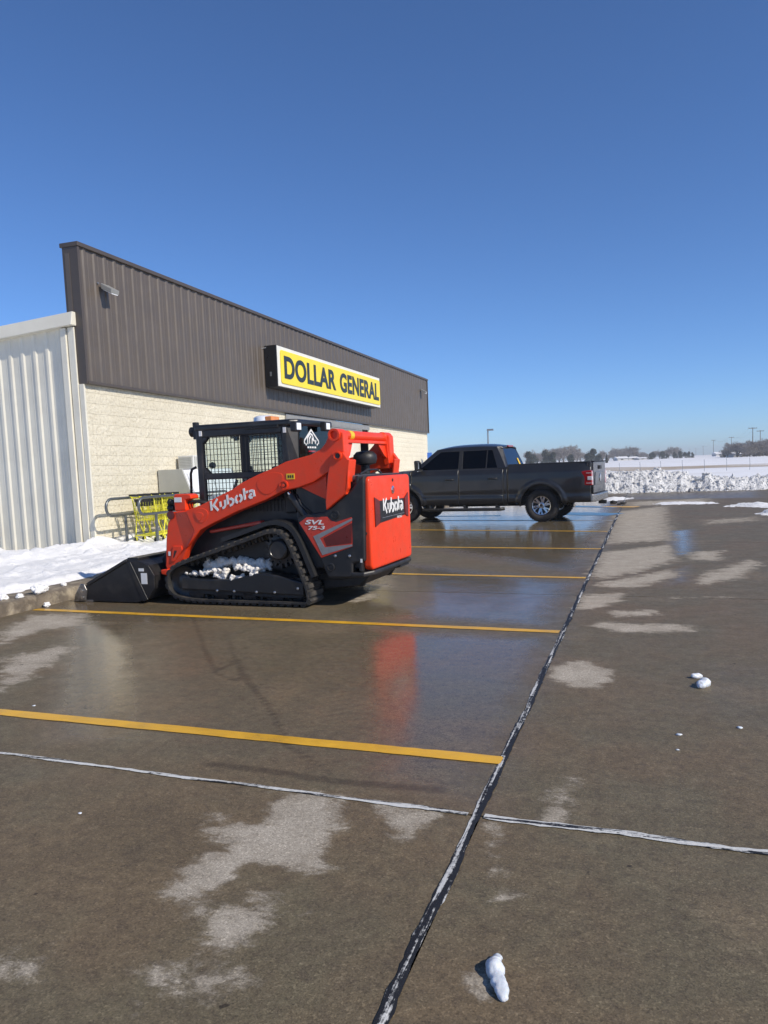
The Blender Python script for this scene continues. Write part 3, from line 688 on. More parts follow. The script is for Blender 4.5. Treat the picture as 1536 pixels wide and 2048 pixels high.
# store sign
SX = FX + .44
tl, bl, tr_, br = gx(551, 691, SX), gx(557, 774, SX), gx(758.5, 754, SX), gx(760, 815, SX)
y0, y1 = (tl[1] + bl[1]) / 2, (tr_[1] + br[1]) / 2
z0, z1 = (bl[2] + br[2] - zb(bl[1]) - zb(br[1])) / 2, (tl[2] + tr_[2] - zb(tl[1]) - zb(tr_[1])) / 2
sign = empty('store_sign', (SX, y0, zb(y0))); sign.rotation_euler = (-.0101, 0, 0)
tag(sign, 'long yellow store sign with black capital letters in a black cabinet', 'sign')
Ls, Hs = y1 - y0, z1 - z0
MB().bb(-.40, -.03, 0, Ls, z0, z1).build('cabinet', 'sign_black', sign, bevel=.012)
MB().bb(-.03, 0, .015, Ls - .015, z0 + .015, z1 - .015).build('face', 'sign_white', sign, bevel=.02, seg=3)
def rrect(y0, y1, z0, z1, r, n=6):
    pts = []
    for cy, cz, a in ((y1 - r, z1 - r, 0), (y0 + r, z1 - r, 90), (y0 + r, z0 + r, 180), (y1 - r, z0 + r, 270)):
        pts += [(cy + r * math.cos(R(a + 90 * i / n)), cz + r * math.sin(R(a + 90 * i / n))) for i in range(n + 1)]
    return pts
MB().prism([(0, a, b_) for a, b_ in rrect(.17, Ls - .08, z0 + .105, z1 - .115, .09)], (.028, 0, 0)).build('yellow_panel', 'sign_yellow', sign, bevel=.012)
tw = Ls - .62
hh = Hs * .56; zc = z0 + Hs * .22
for word, f0, f1 in (('DOLLAR', 0, .47), ('GENERAL', .515, 1.0)):
    put_text('lettering', word, 'sign_letter', sign, (.028, .36 + tw * f0, zc), (0, 1, 0), (0, 0, 1), tw * (f1 - f0), hh, .012, .034, spacing=1.05)
for yy in (.4, Ls - .4):
    MB().cyl((-.44, yy, z1 - .1), (-.2, yy, z1 - .1), .02, 8).build('mount', 'galv', sign)
MB().cyl((-.46, -.10, z1 - .09), (-.34, .01, z1 - .06), .012, 6).build('conduit', 'galv', sign)
MB().bb(-.25, -.20, -.012, .0, z0 + .30, z0 + .42).build('switch_plate', 'galv', sign)

# ================================================================== COMPACT TRACK LOADER
LF = Frame(2.5, 612, 1217, -1.0, .84)
ld = empty('track_loader', LF.O, LF.rot); tag(ld, 'orange and black compact track loader parked nose to the kerb', 'loader')
def z1_(x, y): return (140 + x / 3.84, 820 + y / 3.84)
def z2_(x, y): return (480 + x / 3.84, 820 + y / 3.84)
def z8_(x, y): return (320 + x / 4.267, 1030 + y / 4.267)
def zc_(x, y): return (370 + x / 4.955, 830 + y / 4.955)
def zr_(x, y): return (600 + x / 6.025, 840 + y / 6.025)
def pr_(zf, pts, yl): return [LF.side(*zf(*p), yl) for p in pts]
def chaikin(p, it=2):
    for _ in range(it):
        q = []
        for i in range(len(p)):
            a, b_ = p[i], p[(i + 1) % len(p)]
            q += [(a[0] * .75 + b_[0] * .25, a[1] * .75 + b_[1] * .25), (a[0] * .25 + b_[0] * .75, a[1] * .25 + b_[1] * .75)]
        p = q
    return p
def offset(p, d):
    n = len(p); o = []
    for i in range(n):
        a, b_, c = Vector(p[i - 1]), Vector(p[i]), Vector(p[(i + 1) % n]); t_ = (c - a).normalized(); o.append((b_.x - t_.y * d, b_.y + t_.x * d))
    return o
def resample(p, n):
    q = [Vector(a) for a in p] + [Vector(p[0])]; L_ = [0]
    for i in range(1, len(q)): L_.append(L_[-1] + (q[i] - q[i - 1]).length)
    out = []; j = 0
    for k in range(n):
        s_ = L_[-1] * k / n
        while L_[j + 1] < s_: j += 1
        f_ = (s_ - L_[j]) / max(1e-9, L_[j + 1] - L_[j]); out.append(tuple(q[j].lerp(q[j + 1], f_)))
    return out
# belt path (clockwise seen from the left): front idler, up-run, drive sprocket, rear idler, ground
path = chaikin([(.62, .035), (.82, .14), (.83, .34), (.70, .47), (.20, .62), (-.42, .81), (-.58, .865), (-.74, .845), (-.83, .74), (-.95, .44), (-1.055, .16), (-1.04, .03), (-.90, .028), (0, .028)], 3)
path = resample(path, 150)
out_p = path; area = sum(path[i - 1][0] * path[i][1] - path[i][0] * path[i - 1][1] for i in range(len(path)))
SG = 1 if area > 0 else -1                               # +offset points inwards for a counter-clockwise loop
in_p = offset(path, .035 * SG); rim_p = offset(path, .012 * SG)
lug = MB().add([(a * .034, b_, c) for a, b_, c in ((-1, -.165, 0), (1, -.165, 0), (1, .165, 0), (-1, .165, 0))] + [(a * .024, b_, c) for a, b_, c in ((-1, -.160, .028), (1, -.160, .028), (1, .160, .028), (-1, .160, .028))],
               [(0, 3, 2, 1), (4, 5, 6, 7), (0, 1, 5, 4), (1, 2, 6, 5), (2, 3, 7, 6), (3, 0, 4, 7)]).mesh('tread_lug', 'rubber_lug')
lug_pts = resample(offset(path, .0 * SG), 52)
for sgn in (1, -1):
    y0, y1 = (.50, .84) if sgn > 0 else (-.84, -.50); yc = (y0 + y1) / 2
    base = [(x, max(z, .03)) for x, z in rim_p]; n = len(base)
    vs = [(x, y0, z) for x, z in base] + [(x, y1, z) for x, z in base] + [(x, y1, z) for x, z in in_p] + [(x, y0, z) for x, z in in_p]
    mb = MB().add(vs, [(a * n + i, a * n + (i + 1) % n, ((a + 1) % 4) * n + (i + 1) % n, ((a + 1) % 4) * n + i) for a in range(4) for i in range(n)])
    for k in range(0, 150, 3):                           # guide teeth inside the belt
        x, z = in_p[k]; a, b_ = in_p[k - 1], in_p[(k + 1) % n]; ang = math.atan2(b_[1] - a[1], b_[0] - a[0])
        M_ = Matrix.Rotation(-ang, 3, 'Y')
        nrm = Vector((-math.sin(ang), 0, math.cos(ang))) * SG
        for yy in (-.045, .045): mb.box(Vector((x, yc + yy, z)) + nrm * .02, (.028, .03, .05), M_)
    tk = mb.build('track', 'rubber', ld)
    for k in range(52):
        x, z = lug_pts[k]; a, b_ = lug_pts[k - 1], lug_pts[(k + 1) % 52]; ang = math.atan2(b_[1] - a[1], b_[0] - a[0])
        nx, nz = (math.sin(ang) * SG, -math.cos(ang) * SG)                                # outward
        th = math.atan2(nx, nz)
        x -= nx * .014; z -= nz * .014
        inst('tread_lug', lug, tk, (x, yc, max(z, .028)), (0, th, 0))
    yo = .815 * sgn; yi = .56 * sgn
    fr = pr_(z8_, [(188, 535), (420, 548), (640, 545), (840, 495), (1000, 515), (1150, 555), (1225, 575), (1232, 690), (700, 660), (188, 632)], .80)
    tf = MB().side(fr, yi, yo).build('track_frame', 'dark_paint', ld, bevel=.015)
    low = pr_(z8_, [(200, 632), (1225, 690), (1200, 712), (260, 668)], .79); MB().side(low, yi, yo - .03 * sgn).build('frame_rail', 'black_plastic', tf)
    for bx, by in ((490, 645), (635, 650), (825, 657), (980, 660), (1177, 628)):
        x, z = LF.side(*z8_(bx, by), .815); MB().lathe([(.016, 0), (.016, .010), (.009, .016)], (x, yo, z), (0, sgn, 0), 10).build('bolt', 'bolt', tf)
    for rx in (.45, .12, -.25, -.60): MB().lathe([(.06, 0), (.105, .02), (.105, .08), (.05, .09), (.05, .14), (.105, .15), (.105, .21), (.06, .23)], (rx, yc - .115, .145), (0, 1, 0), 20).build('roller', 'dark_paint', tf, autosmooth=40)
    for ix, iz, ir in ((.60, .255, .185), (-.88, .205, .135)):
        MB().lathe([(.05, 0), (ir * .5, .02), (ir * .55, .05), (ir * .85, .05), (ir, .03), (ir, .22), (ir * .85, .20), (ir * .55, .20), (ir * .5, .23), (.05, .25)], (ix, yc - .125, iz), (0, 1, 0), 28).build('idler', 'dark_paint', tf, autosmooth=40)
    sx, sz = LF.side(*z8_(1015, 295), .78)
    sp_ = MB().lathe([(.03, -.06), (.125, -.06), (.165, -.03), (.165, .0), (.120, .005), (.112, .07), (.095, .085), (.09, .078), (.03, .078)], (sx, .735 * sgn, sz), (0, sgn, 0), 24).build('sprocket', 'dark_paint', ld, autosmooth=40)
    mb = MB()
    for k in range(17):
        a = 2 * math.pi * k / 17; M_ = Matrix.Rotation(-a, 3, 'Y')
        mb.box(Vector((sx + .18 * math.cos(a), yc + .03 * sgn, sz + .18 * math.sin(a))), (.05, .06, .034), M_)
    mb.build('sprocket_teeth', 'dark_paint', sp_)
    for k in range(9):
        a = 2 * math.pi * k / 9; c = (sx + .148 * math.cos(a), (.735 * sgn), sz + .148 * math.sin(a))
        MB().cyl(c, (c[0], c[1] + .02 * sgn, c[2]), .013, 6).build('bolt', 'black_plastic', sp_)
    # upper frame behind the sprocket
    MB().side([(.45, .42), (.20, .56), (-.35, .72), (-.60, .70), (-.60, .40)], .50 * sgn, .60 * sgn).build('drive_housing', 'black_plastic', ld)

# chassis and engine bay
MB().side([(.72, .24), (.74, .62), (.52, .98), (.05, 1.16), (-.80, 1.20), (-.95, .98), (-1.10, .95), (-1.62, .95), (-1.62, .34), (-1.30, .26)], -.495, .495).build('chassis', 'side_black', ld, bevel=.02)
MB().bb(-1.62, -.86, -.68, .68, .42, 1.36).build('engine_bay', 'side_black', ld, bevel=.02)
def both(fn):
    for sgn in (1, -1): fn(sgn)
# fender over the belt
def fender(sgn):
    a = [p for p in offset(path, -.055 * SG)]; b_ = [p for p in offset(path, -.105 * SG)]
    idx = [i for i in range(len(path)) if path[i][1] > .30 and -1.2 < path[i][0] < .05 and not (path[i][1] < .5 and path[i][0] > -.8)]
    idx = sorted(idx, key=lambda i: (path[i][0] if True else 0), reverse=True)
    pts = [a[i] for i in idx] + [b_[i] for i in reversed(idx)]
    MB().side(pts, .50 * sgn, .78 * sgn).build('fender', 'black_plastic', ld, autosmooth=30)
both(fender)
# rear side panel (black) with red decal
PAN = pr_(z2_, [(430, 835), (520, 800), (655, 778), (700, 745), (850, 612), (950, 492), (958, 1165), (868, 1182), (862, 1290), (675, 1292), (610, 1135), (455, 880)], .74)
DEC = pr_(z2_, [(455, 866), (510, 825), (668, 820), (705, 850), (735, 862), (858, 822), (862, 1050), (625, 1136)], .742)
def side_panel(sgn):
    o = MB().side(PAN, .50 * sgn, .74 * sgn).build('rear_side_panel', 'side_black', ld, bevel=.022, seg=3)
    d = MB().side(DEC, .735 * sgn, .746 * sgn).build('red_decal', 'decal_red', o, bevel=.003); d['label'] = 'red decal panel with model number'
    edge = pr_(z2_, [(562, 970), (860, 832), (860, 848), (612, 985), (650, 1055), (860, 1032), (861, 1046), (632, 1115)], .75)
    MB().side([edge[0], edge[1], edge[2], edge[3], edge[4], edge[5], edge[6], edge[7]], .744 * sgn, .7485 * sgn).build('chevron', 'grey_decal', d)
    MB().side(pr_(z2_, [(640, 985), (858, 868), (858, 1022), (665, 1048)], .75), .744 * sgn, .7475 * sgn).build('air_scoop', 'dark_red', d)
    for bx, by, rr in ((730, 805, .050), (697, 1208, .045)):
        x, z = LF.side(*z2_(bx, by), .75); MB().lathe([(rr, 0), (rr, .012), (rr * .8, .016), (rr * .75, .008), (rr * .3, .008), (rr * .25, .014)], (x, .74 * sgn, z), (0, sgn, 0), 20).build('pivot_cap', 'black_plastic', o, autosmooth=30)
    for bx, by in ((730, 1121), (840, 1122)):
        x, z = LF.side(*z2_(bx, by), .75); MB().lathe([(.017, 0), (.017, .008), (.008, .014)], (x, .74 * sgn, z), (0, sgn, 0), 10).build('bolt', 'bolt', o)
    return o
spn = side_panel(1); side_panel(-1)
def on_side(px0, py0, px1, py1, yl):
    a = LF.side(px0, py0, yl); b_ = LF.side(px1, py1, yl); return Vector((a[0], yl, a[1])), Vector((b_[0], yl, b_[1]))
a, b_ = on_side(*z2_(500, 878), *z2_(645, 880), .748)
put_text('lettering', 'SVL', 'white_decal', spn, a, b_ - a, (0, 0, 1), (b_ - a).length, .050, .003, .02, .25)
a, b_ = on_side(*z2_(525, 920), *z2_(652, 918), .748)
put_text('lettering', '75-3', 'white_decal', spn, a, b_ - a, (0, 0, 1), (b_ - a).length, .040, .003, .02, .15)
a, _ = on_side(*zr_(733, 1718), *zr_(760, 1718), .742); MB().bb(a.x - .018, a.x + .004, .739, .744, a.z, a.z + .04).build('reflector', 'white_decal', spn)

# rear door
DX = -1.64
dy0, dy1 = -.61, .69
door = MB().prism([(DX, a, b_) for a, b_ in rrect(dy0, dy1, .405, 1.405, .060, 8)], (-.10, 0, 0)).build('rear_door', 'orange', ld, bevel=.024, seg=4, autosmooth=50)
XD = DX - .10
bk = lambda zf, x, y: (lambda q: (XD, q[0], q[1]))(LF.back(*zf(x, y), XD))
pl = [bk(zr_, *p) for p in ((890, 935), (960, 968), (1250, 935), (1290, 870), (1290, 1150), (1255, 1108 + 35), (968, 1248), (905, 1290))]
lp = MB().prism([bk(zr_, *p) for p in ((955, 975), (1245, 938), (1258, 1140), (965, 1240))], (-.006, 0, 0)).build('logo_panel', 'sign_black', door, bevel=.004)
MB().prism([bk(zr_, *p) for p in ((888, 932), (950, 972), (960, 1242), (905, 1292))], (-.012, 0, 0)).build('panel_wedge', 'dark_red', door, bevel=.004)
MB().prism([bk(zr_, *p) for p in ((1290, 868), (1250, 935), (1262, 1138), (1297, 1160))], (-.012, 0, 0)).build('panel_wedge', 'dark_red', door, bevel=.004)
o_ = Vector(bk(zr_, 1003, 1128)); e_ = Vector(bk(zr_, 1228, 1078)); u_ = Vector(bk(zr_, 1003, 990)); o_.x = e_.x = u_.x = XD - .006
kw = (e_ - o_).length
strokes(KUB, .030, o_, (0, e_.y - o_.y, e_.z - o_.z), (0, 0, 1), kw / 2.76, .165, .004).build('lettering', 'white_decal', door)
a = Vector(bk(zr_, 1165, 1182)); a.x = XD - .006; put_text('lettering', 'SVL75-3', 'white_decal', door, a, (0, -1, 0), (0, 0, 1), .16, .026, .002, .02)
a = Vector(bk(zr_, 985, 1180)); b_ = Vector(bk(zr_, 1250, 1115)); a.x = b_.x = XD - .007; MB().cyl(a, b_, .003, 6).build('pinstripe', 'grey_decal', door)
em = bk(zr_, 1113, 838); eo = MB().lathe([(.046, 0), (.046, .008), (.038, .012)], em, (-1, 0, 0), 24).build('emblem', 'chrome', door, autosmooth=30)
strokes([[(0, -.7), (0, .7)], [(-.5, .5), (-.2, 0), (-.5, -.5)], [(.5, .5), (.2, 0), (.5, -.5)]], .010, (em[0] - .012, em[1], em[2]), (0, -1, 0), (0, 0, 1), .036, .036, .003).build('emblem_mark', 'tail_red', eo)
kh = bk(zr_, 1113, 722); MB().lathe([(.018, 0), (.018, .006), (.010, .008)], kh, (-1, 0, 0), 14).build('keyhole', 'black_plastic', door)
for px, py, s__ in ((760, 1222, .05), (795, 1368, .02)):
    q = LF.side(*zr_(px, py), .70); MB().bb(q[0] - s__ / 2, q[0] + s__ / 2, .655, .70, q[1] - s__ * .7, q[1] + s__ * .7).build('latch', 'black_plastic', door, bevel=.006)
MB().bb(-1.645, -1.60, -.66, .735, .39, 1.42).build('door_frame', 'black_plastic', ld, bevel=.015)
# bumper and lower skirt
MB().prism([(-1.50, .74, .335), (-1.66, .74, .335), (-1.745, .62, .345), (-1.75, -.55, .345), (-1.68, -.66, .335), (-1.50, -.66, .335)], (0, 0, .055)).build('bumper', 'side_black', ld, bevel=.018)
MB().side([(-1.64, .335), (-1.50, .20), (-1.05, .16), (-1.05, .40), (-1.64, .40)], -.48, .48).build('rear_skirt', 'side_black', ld, bevel=.015)
for sgn in (1, -1): MB().side([(-1.62, .34), (-1.52, .19), (-1.44, .19), (-1.40, .34)], .40 * sgn, .46 * sgn).build('tow_lug', 'black_plastic', ld, bevel=.008)
MB().prism([(-1.55, -.20, .295), (-1.72, -.24, .312), (-1.72, -.54, .312), (-1.55, -.54, .295)], (0, 0, .03)).build('step_plate', 'black_plastic', ld, bevel=.006)
# hood
MB().prism([(-.80, .60, 1.36), (-1.60, .66, 1.36), (-1.60, -.66, 1.36), (-.80, -.60, 1.36)], (0, 0, .065)).build('hood', 'deck_grey', ld, bevel=.02)
for k in range(5): MB().bb(-1.45 + k * .07, -1.41 + k * .07, -.25, .30, 1.424, 1.436).build('hood_rib', 'black_plastic', ld)
MB().tube([(-1.52, .40, 1.43), (-1.54, .22, 1.475), (-1.54, -.05, 1.475), (-1.52, -.25, 1.43)], .012, 6).build('hood_grab', 'black_plastic', ld)
pc = MB().lathe([(.055, 0), (.055, .13), (.13, .15), (.145, .20), (.14, .25), (.10, .29), (.03, .30)], (-1.30, -.30, 1.40), (0, 0, 1), 24).build('pre_cleaner', 'black_plastic', ld, autosmooth=40)
MB().lathe([(.045, 0), (.045, .22), (.035, .22), (.035, .1)], (-1.12, .22, 1.40), (0, 0, 1), 16).build('exhaust', 'black_plastic', ld, autosmooth=40)

# lift arms
ARM = pr_(z1_, [(770, 785), (735, 880), (724, 1000), (720, 1200), (735, 1238), (790, 1200), (858, 1152), (886, 1080), (930, 1000), (1000, 925), (1090, 875), (1300, 772)], .76) + \
      pr_(z2_, [(0, 772), (200, 690), (330, 622), (450, 596), (560, 556), (662, 488), (690, 470), (800, 470), (800, 320), (790, 175), (730, 152), (690, 170), (676, 205), (655, 258), (618, 302), (540, 345), (350, 398), (250, 448), (130, 500), (0, 566)], .76) + \
      pr_(z1_, [(1250, 608), (1000, 733), (900, 768)], .76)
LNK = pr_(z2_, [(700, 335), (735, 322), (790, 326), (828, 380), (832, 600), (805, 648), (660, 770), (655, 700), (672, 500)], .79)
def arm(sgn):
    o = MB().side(ARM, .615 * sgn, .728 * sgn).build('lift_arm', 'orange', ld, bevel=.016, seg=2)
    T1 = pr_(z1_, [(800, 790), (818, 880), (872, 1075)], .74); T2 = pr_(z1_, [(888, 782), (952, 932), (905, 1045)], .765)
    BM = [T2[0], T2[1], T2[2]] + ARM[9:] 
    MB().side(BM, .70 * sgn, .765 * sgn).build('boom', 'orange', o, bevel=.010)
    for i in range(2):
        qa = [(T1[i][0], .727 * sgn, T1[i][1]), (T1[i + 1][0], .727 * sgn, T1[i + 1][1]), (T2[i + 1][0], .763 * sgn, T2[i + 1][1]), (T2[i][0], .763 * sgn, T2[i][1])]
        MB().loft(qa, [(p[0], .70 * sgn, p[2]) for p in qa]).build('fold', 'orange', o)
    # folded lower front box and raised plates
    for pts in ([(1420, 570), (1470, 510), (1560, 470), (1660, 500), (1560, 640), (1480, 655)],):
        MB().side(chaikin(pr_(z1_, pts, .77), 2), .760 * sgn, .7695 * sgn).build('boss_plate', 'orange', o, bevel=.004)
    MB().side(chaikin(pr_(z1_, [(1030, 750), (1072, 800), (1010, 890), (940, 800), (960, 760)], .77), 2), .760 * sgn, .7695 * sgn).build('boss_plate', 'orange', o, bevel=.004)
    MB().side(chaikin(pr_(z1_, [(952, 790), (985, 780), (1035, 800), (990, 868)], .77), 2), .762 * sgn, .774 * sgn).build('boss_plate', 'orange', o, bevel=.004)
    x, z = LF.side(*z2_(335, 578), .77); pin = MB().lathe([(.055, 0), (.055, .012), (.042, .014), (.04, .004), (.02, .004), (.018, .02)], (x, .765 * sgn, z), (0, sgn, 0), 20).build('pivot_pin', 'orange', o, autosmooth=30)
    MB().lathe([(.026, 0), (.024, .008)], (x, .772 * sgn, z), (0, sgn, 0), 8).build('pin_bolt', 'black_plastic', pin)
    x, z = LF.side(*z1_(772, 808), .74); MB().lathe([(.05, 0), (.05, .014), (.02, .018)], (x, .728 * sgn, z), (0, sgn, 0), 18).build('pivot_pin', 'dark_red', o, autosmooth=30)
    # rear upright link: an open channel, side plate proud of the arm
    lk = MB().side(LNK, .72 * sgn, .79 * sgn).build('rear_link', 'orange', ld, bevel=.010)
    q = pr_(z2_, [(828, 380), (868, 372), (850, 600), (832, 600)], .79)
    MB().side([(LNK[3][0], LNK[3][1]), (LNK[3][0] - .012, LNK[3][1] - .01), (LNK[5][0] - .012, LNK[5][1]), (LNK[5][0], LNK[5][1])], .60 * sgn, .79 * sgn).build('link_flange', 'orange', lk)
    x, z = LF.side(*z2_(748, 352), .80); MB().lathe([(.050, 0), (.050, .018), (.036, .022), (.034, .006), (.02, .006)], (x, .79 * sgn, z), (0, sgn, 0), 22).build('link_pin', 'orange', lk, autosmooth=30)
    MB().lathe([(.028, .004), (.025, .014)], (x, .79 * sgn, z), (0, sgn, 0), 8).build('pin_bolt', 'black_plastic', lk)
    MB().side(pr_(z2_, [(470, 596), (662, 492), (668, 690), (560, 640)], .70), .64 * sgn, .70 * sgn).build('arm_web', 'orange', o, bevel=.006)
    # lower link and lift cylinder
    MB().side(pr_(z1_, [(1065, 925), (1460, 850), (1472, 880), (1075, 948)], .62), .52 * sgn, .62 * sgn).build('lower_link', 'decal_red', ld, bevel=.012)
    a = LF.side(*z2_(375, 632), .66); b_ = LF.side(*z2_(520, 830), .66)
    cy = MB().cyl((b_[0], .66 * sgn, b_[1]), (a[0] * .9 + b_[0] * .1, .66 * sgn, a[1] * .9 + b_[1] * .1), .048, 18).build('lift_cylinder', 'dark_paint', ld, autosmooth=40)
    MB().cyl((a[0], .66 * sgn, a[1]), (b_[0], .66 * sgn, b_[1]), .024, 12).build('cylinder_rod', 'chrome', cy, autosmooth=40)
    q = LF.side(*z2_(455, 660), .70); MB().tube([(a[0] - .10, .68 * sgn, a[1] - .02), (a[0] - .16, .69 * sgn, a[1] - .14), (b_[0] - .10, .68 * sgn, b_[1] + .02)], .014, 8).build('hose', 'black_plastic', ld, smooth=True)
    # bucket tilt linkage plates at the foot
    MB().side(pr_(z1_, [(790, 1045), (855, 1045), (862, 1075), (800, 1165), (775, 1165), (785, 1075)], .74), .72 * sgn, .741 * sgn).build('foot_plate', 'orange', o, bevel=.006)
    MB().side(pr_(z1_, [(800, 1080), (820, 1080), (800, 1130), (790, 1140)], .745), .735 * sgn, .7425 * sgn).build('foot_slot', 'black_plastic', o)
    MB().side(pr_(z1_, [(695, 1228), (750, 1222), (762, 1262), (740, 1272), (700, 1262)], .76), .64 * sgn, .76 * sgn).build('foot_hook', 'orange', o, bevel=.012)
    return o
arm_l = arm(1); arm_r = arm(-1)
a, b_ = on_side(*z1_(1092, 790), *z1_(1418, 668), .766)
ex = (b_ - a).normalized(); ey = Vector((-ex.z, 0, ex.x)); ey = ey if ey.z > 0 else -ey
ex3 = Vector((ex.x, 0, ex.z)); ey3 = Vector((0, 0, 1))
strokes(KUB, .026, a, ex3, (ex3.z * .25, 0, 1), (b_ - a).length / 2.76, .135, .004).build('lettering', 'white_decal', arm_l)
def sticker(zf, cx, cy, wd, ht, yl, mat, par, name='sticker'):
    x, z = LF.side(*zf(cx, cy), yl); return MB().bb(x - wd / 2, x + wd / 2, yl - .004, yl + .0035, z - ht / 2, z + ht / 2).build(name, mat, par)
st_ = sticker(z2_, 388, 510, .100, .062, .767, 'yellow_decal', arm_l); x, z = LF.side(*z2_(388, 510), .77)
for dx in (-.028, 0, .026): MB().bb(x + dx - .008, x + dx + .008, .7705, .7725, z - .016, z + .014).build('pictogram', 'black_plastic', st_)
sticker(z1_, 765, 1103, .03, .05, .730, 'white_decal', arm_l)
# top cross tube between the arms
xt, zt = LF.side(*z2_(724, 190), .78)
ct = MB().lathe([(.066, -.80), (.066, -.60), (.054, -.59), (.054, .59), (.066, .60), (.066, .80), (.044, .80), (.044, .70), (.02, .70), (.02, -.70), (.044, -.70), (.044, -.80)], (xt, 0, zt), (0, 1, 0), 28, closed=True).build('cross_tube', 'orange', ld, autosmooth=40)
for sgn in (1, -1):
    MB().side([(xt - .066, zt), (xt - .085, zt - .32), (xt - .03, zt - .34), (xt + .06, zt - .06)], .60 * sgn, .63 * sgn).build('tower_gusset', 'orange', ld, bevel=.006)
    MB().prism([(xt - .03, .62 * sgn, zt - .06), (xt - .03, .36 * sgn, zt - .06), (xt - .06, .52 * sgn, zt - .22), (xt - .06, .62 * sgn, zt - .26)], (.03, 0, 0)).build('tube_gusset', 'orange', ld, bevel=.004)
MB().bb(xt - .060, xt - .025, -.62, .62, zt - .085, zt - .048).build('tube_flange', 'orange', ld, bevel=.006)
q = LF.back(*z2_(868, 190), xt - .054); MB().lathe([(.0555, -.05), (.0555, .05)], (xt, q[0], zt), (0, 1, 0), 28).build('sticker', 'yellow_decal', ct, autosmooth=40)
# hydraulic coupler block on the elbow
cb = MB().side(pr_(z1_, [(793, 668), (800, 648), (900, 645), (925, 655), (930, 682), (885, 690), (890, 770), (805, 778)], .72), .56, .72).build('coupler_block', 'orange', ld, bevel=.012)
for yy in (710, 752):
    x, z = LF.side(*z1_(795, yy), .66); MB().lathe([(.034, 0), (.034, .035), (.042, .04), (.042, .075), (.03, .085)], (x, .64, z), (1, 0, 0), 16).build('coupler', 'black_plastic', cb, autosmooth=40)
x, z = LF.side(*z1_(828, 690), .723); MB().bb(x - .05, x + .05, .718, .7235, z - .028, z + .028).build('sticker', 'white_decal', cb)
a = LF.side(*z1_(900, 735), .60); b_ = LF.side(*z1_(1050, 700), .60)
for k in range(3): MB().tube([(a[0], .56 + .05 * k, a[1] + .01 * k), ((a[0] + b_[0]) / 2, .57 + .05 * k, (a[1] + b_[1]) / 2 + .03), (b_[0] - .1, .54 + .04 * k, b_[1] - .03)], .016, 8).build('hose', 'black_plastic', ld, smooth=True)

# bucket
BK = [(2.14, .012), (1.95, .236), (1.345, .535), (1.20, .52), (1.03, .46), (.955, .34), (.965, .18), (1.06, .06), (1.24, .010)]
bu = empty('bucket', (0, 0, 0), 0, ld)
def shell():
    inner = [(x - .0, z) for x, z in BK[2:]] + [(2.14, .012)]
    prof = BK[2:] + [BK[0]]; n = len(prof); off = []
    for i in range(n):
        a = Vector(prof[max(i - 1, 0)]); c = Vector(prof[min(i + 1, n - 1)]); t_ = (c - a).normalized(); off.append((prof[i][0] - t_.y * .02, prof[i][1] + t_.x * .02))
    MB().side(prof + off[::-1], -.84, .84).build('shell', 'bucket_steel', bu)
shell()
for sgn in (1, -1):
    sd = MB().side(BK, .840 * sgn, .868 * sgn).build('side_plate', 'bucket_steel', bu, bevel=.006)
    MB().side([(2.16, .0), (2.13, .10), (2.04, .225), (1.985, .225), (1.95, .15), (1.98, .02)], .866 * sgn, .892 * sgn).build('side_cutter', 'worn_steel', sd, bevel=.008)
    MB().side([(1.96, .235), (1.34, .535), (1.32, .505), (1.93, .205)], .866 * sgn, .884 * sgn).build('rim_bar', 'bucket_steel', sd, bevel=.006)
    MB().side([(1.33, .50), (1.28, .50), (1.06, .05), (1.13, .03)], .866 * sgn, .878 * sgn).build('stiffener', 'bucket_steel', sd, bevel=.006)
    for zz in (.06, .14): MB().lathe([(.018, 0), (.018, .012)], (2.02, .89 * sgn, zz), (0, sgn, 0), 8).build('bolt', 'bolt', sd)
MB().side([(2.18, .002), (2.17, .022), (1.88, .030), (1.88, .002)], -.87, .87).build('cutting_edge', 'worn_steel', bu, bevel=.003)
MB().bb(1.19, 1.35, -.84, .84, .515, .545).build('top_lip', 'bucket_steel', bu, bevel=.008)
MB().side([(.98, .20), (.82, .24), (.80, .62), (.95, .66), (1.05, .50)], -.58, .58).build('coupler_plate', 'bucket_steel', bu, bevel=.012)
for (cx, cy, wd, ht) in ((545, 1228, .075, .035), (568, 1295, .085, .13)):
    x, z = LF.side(*z1_(cx, cy), .872); MB().bb(x - wd / 2, x + wd / 2, .866, .8705, z - ht / 2, z + ht / 2).build('sticker', 'white_decal', bu)
both(lambda sgn: MB().cyl((.62, .40 * sgn, .95), (.92, .40 * sgn, .48), .045, 14).build('tilt_cylinder', 'dark_paint', ld, autosmooth=40))

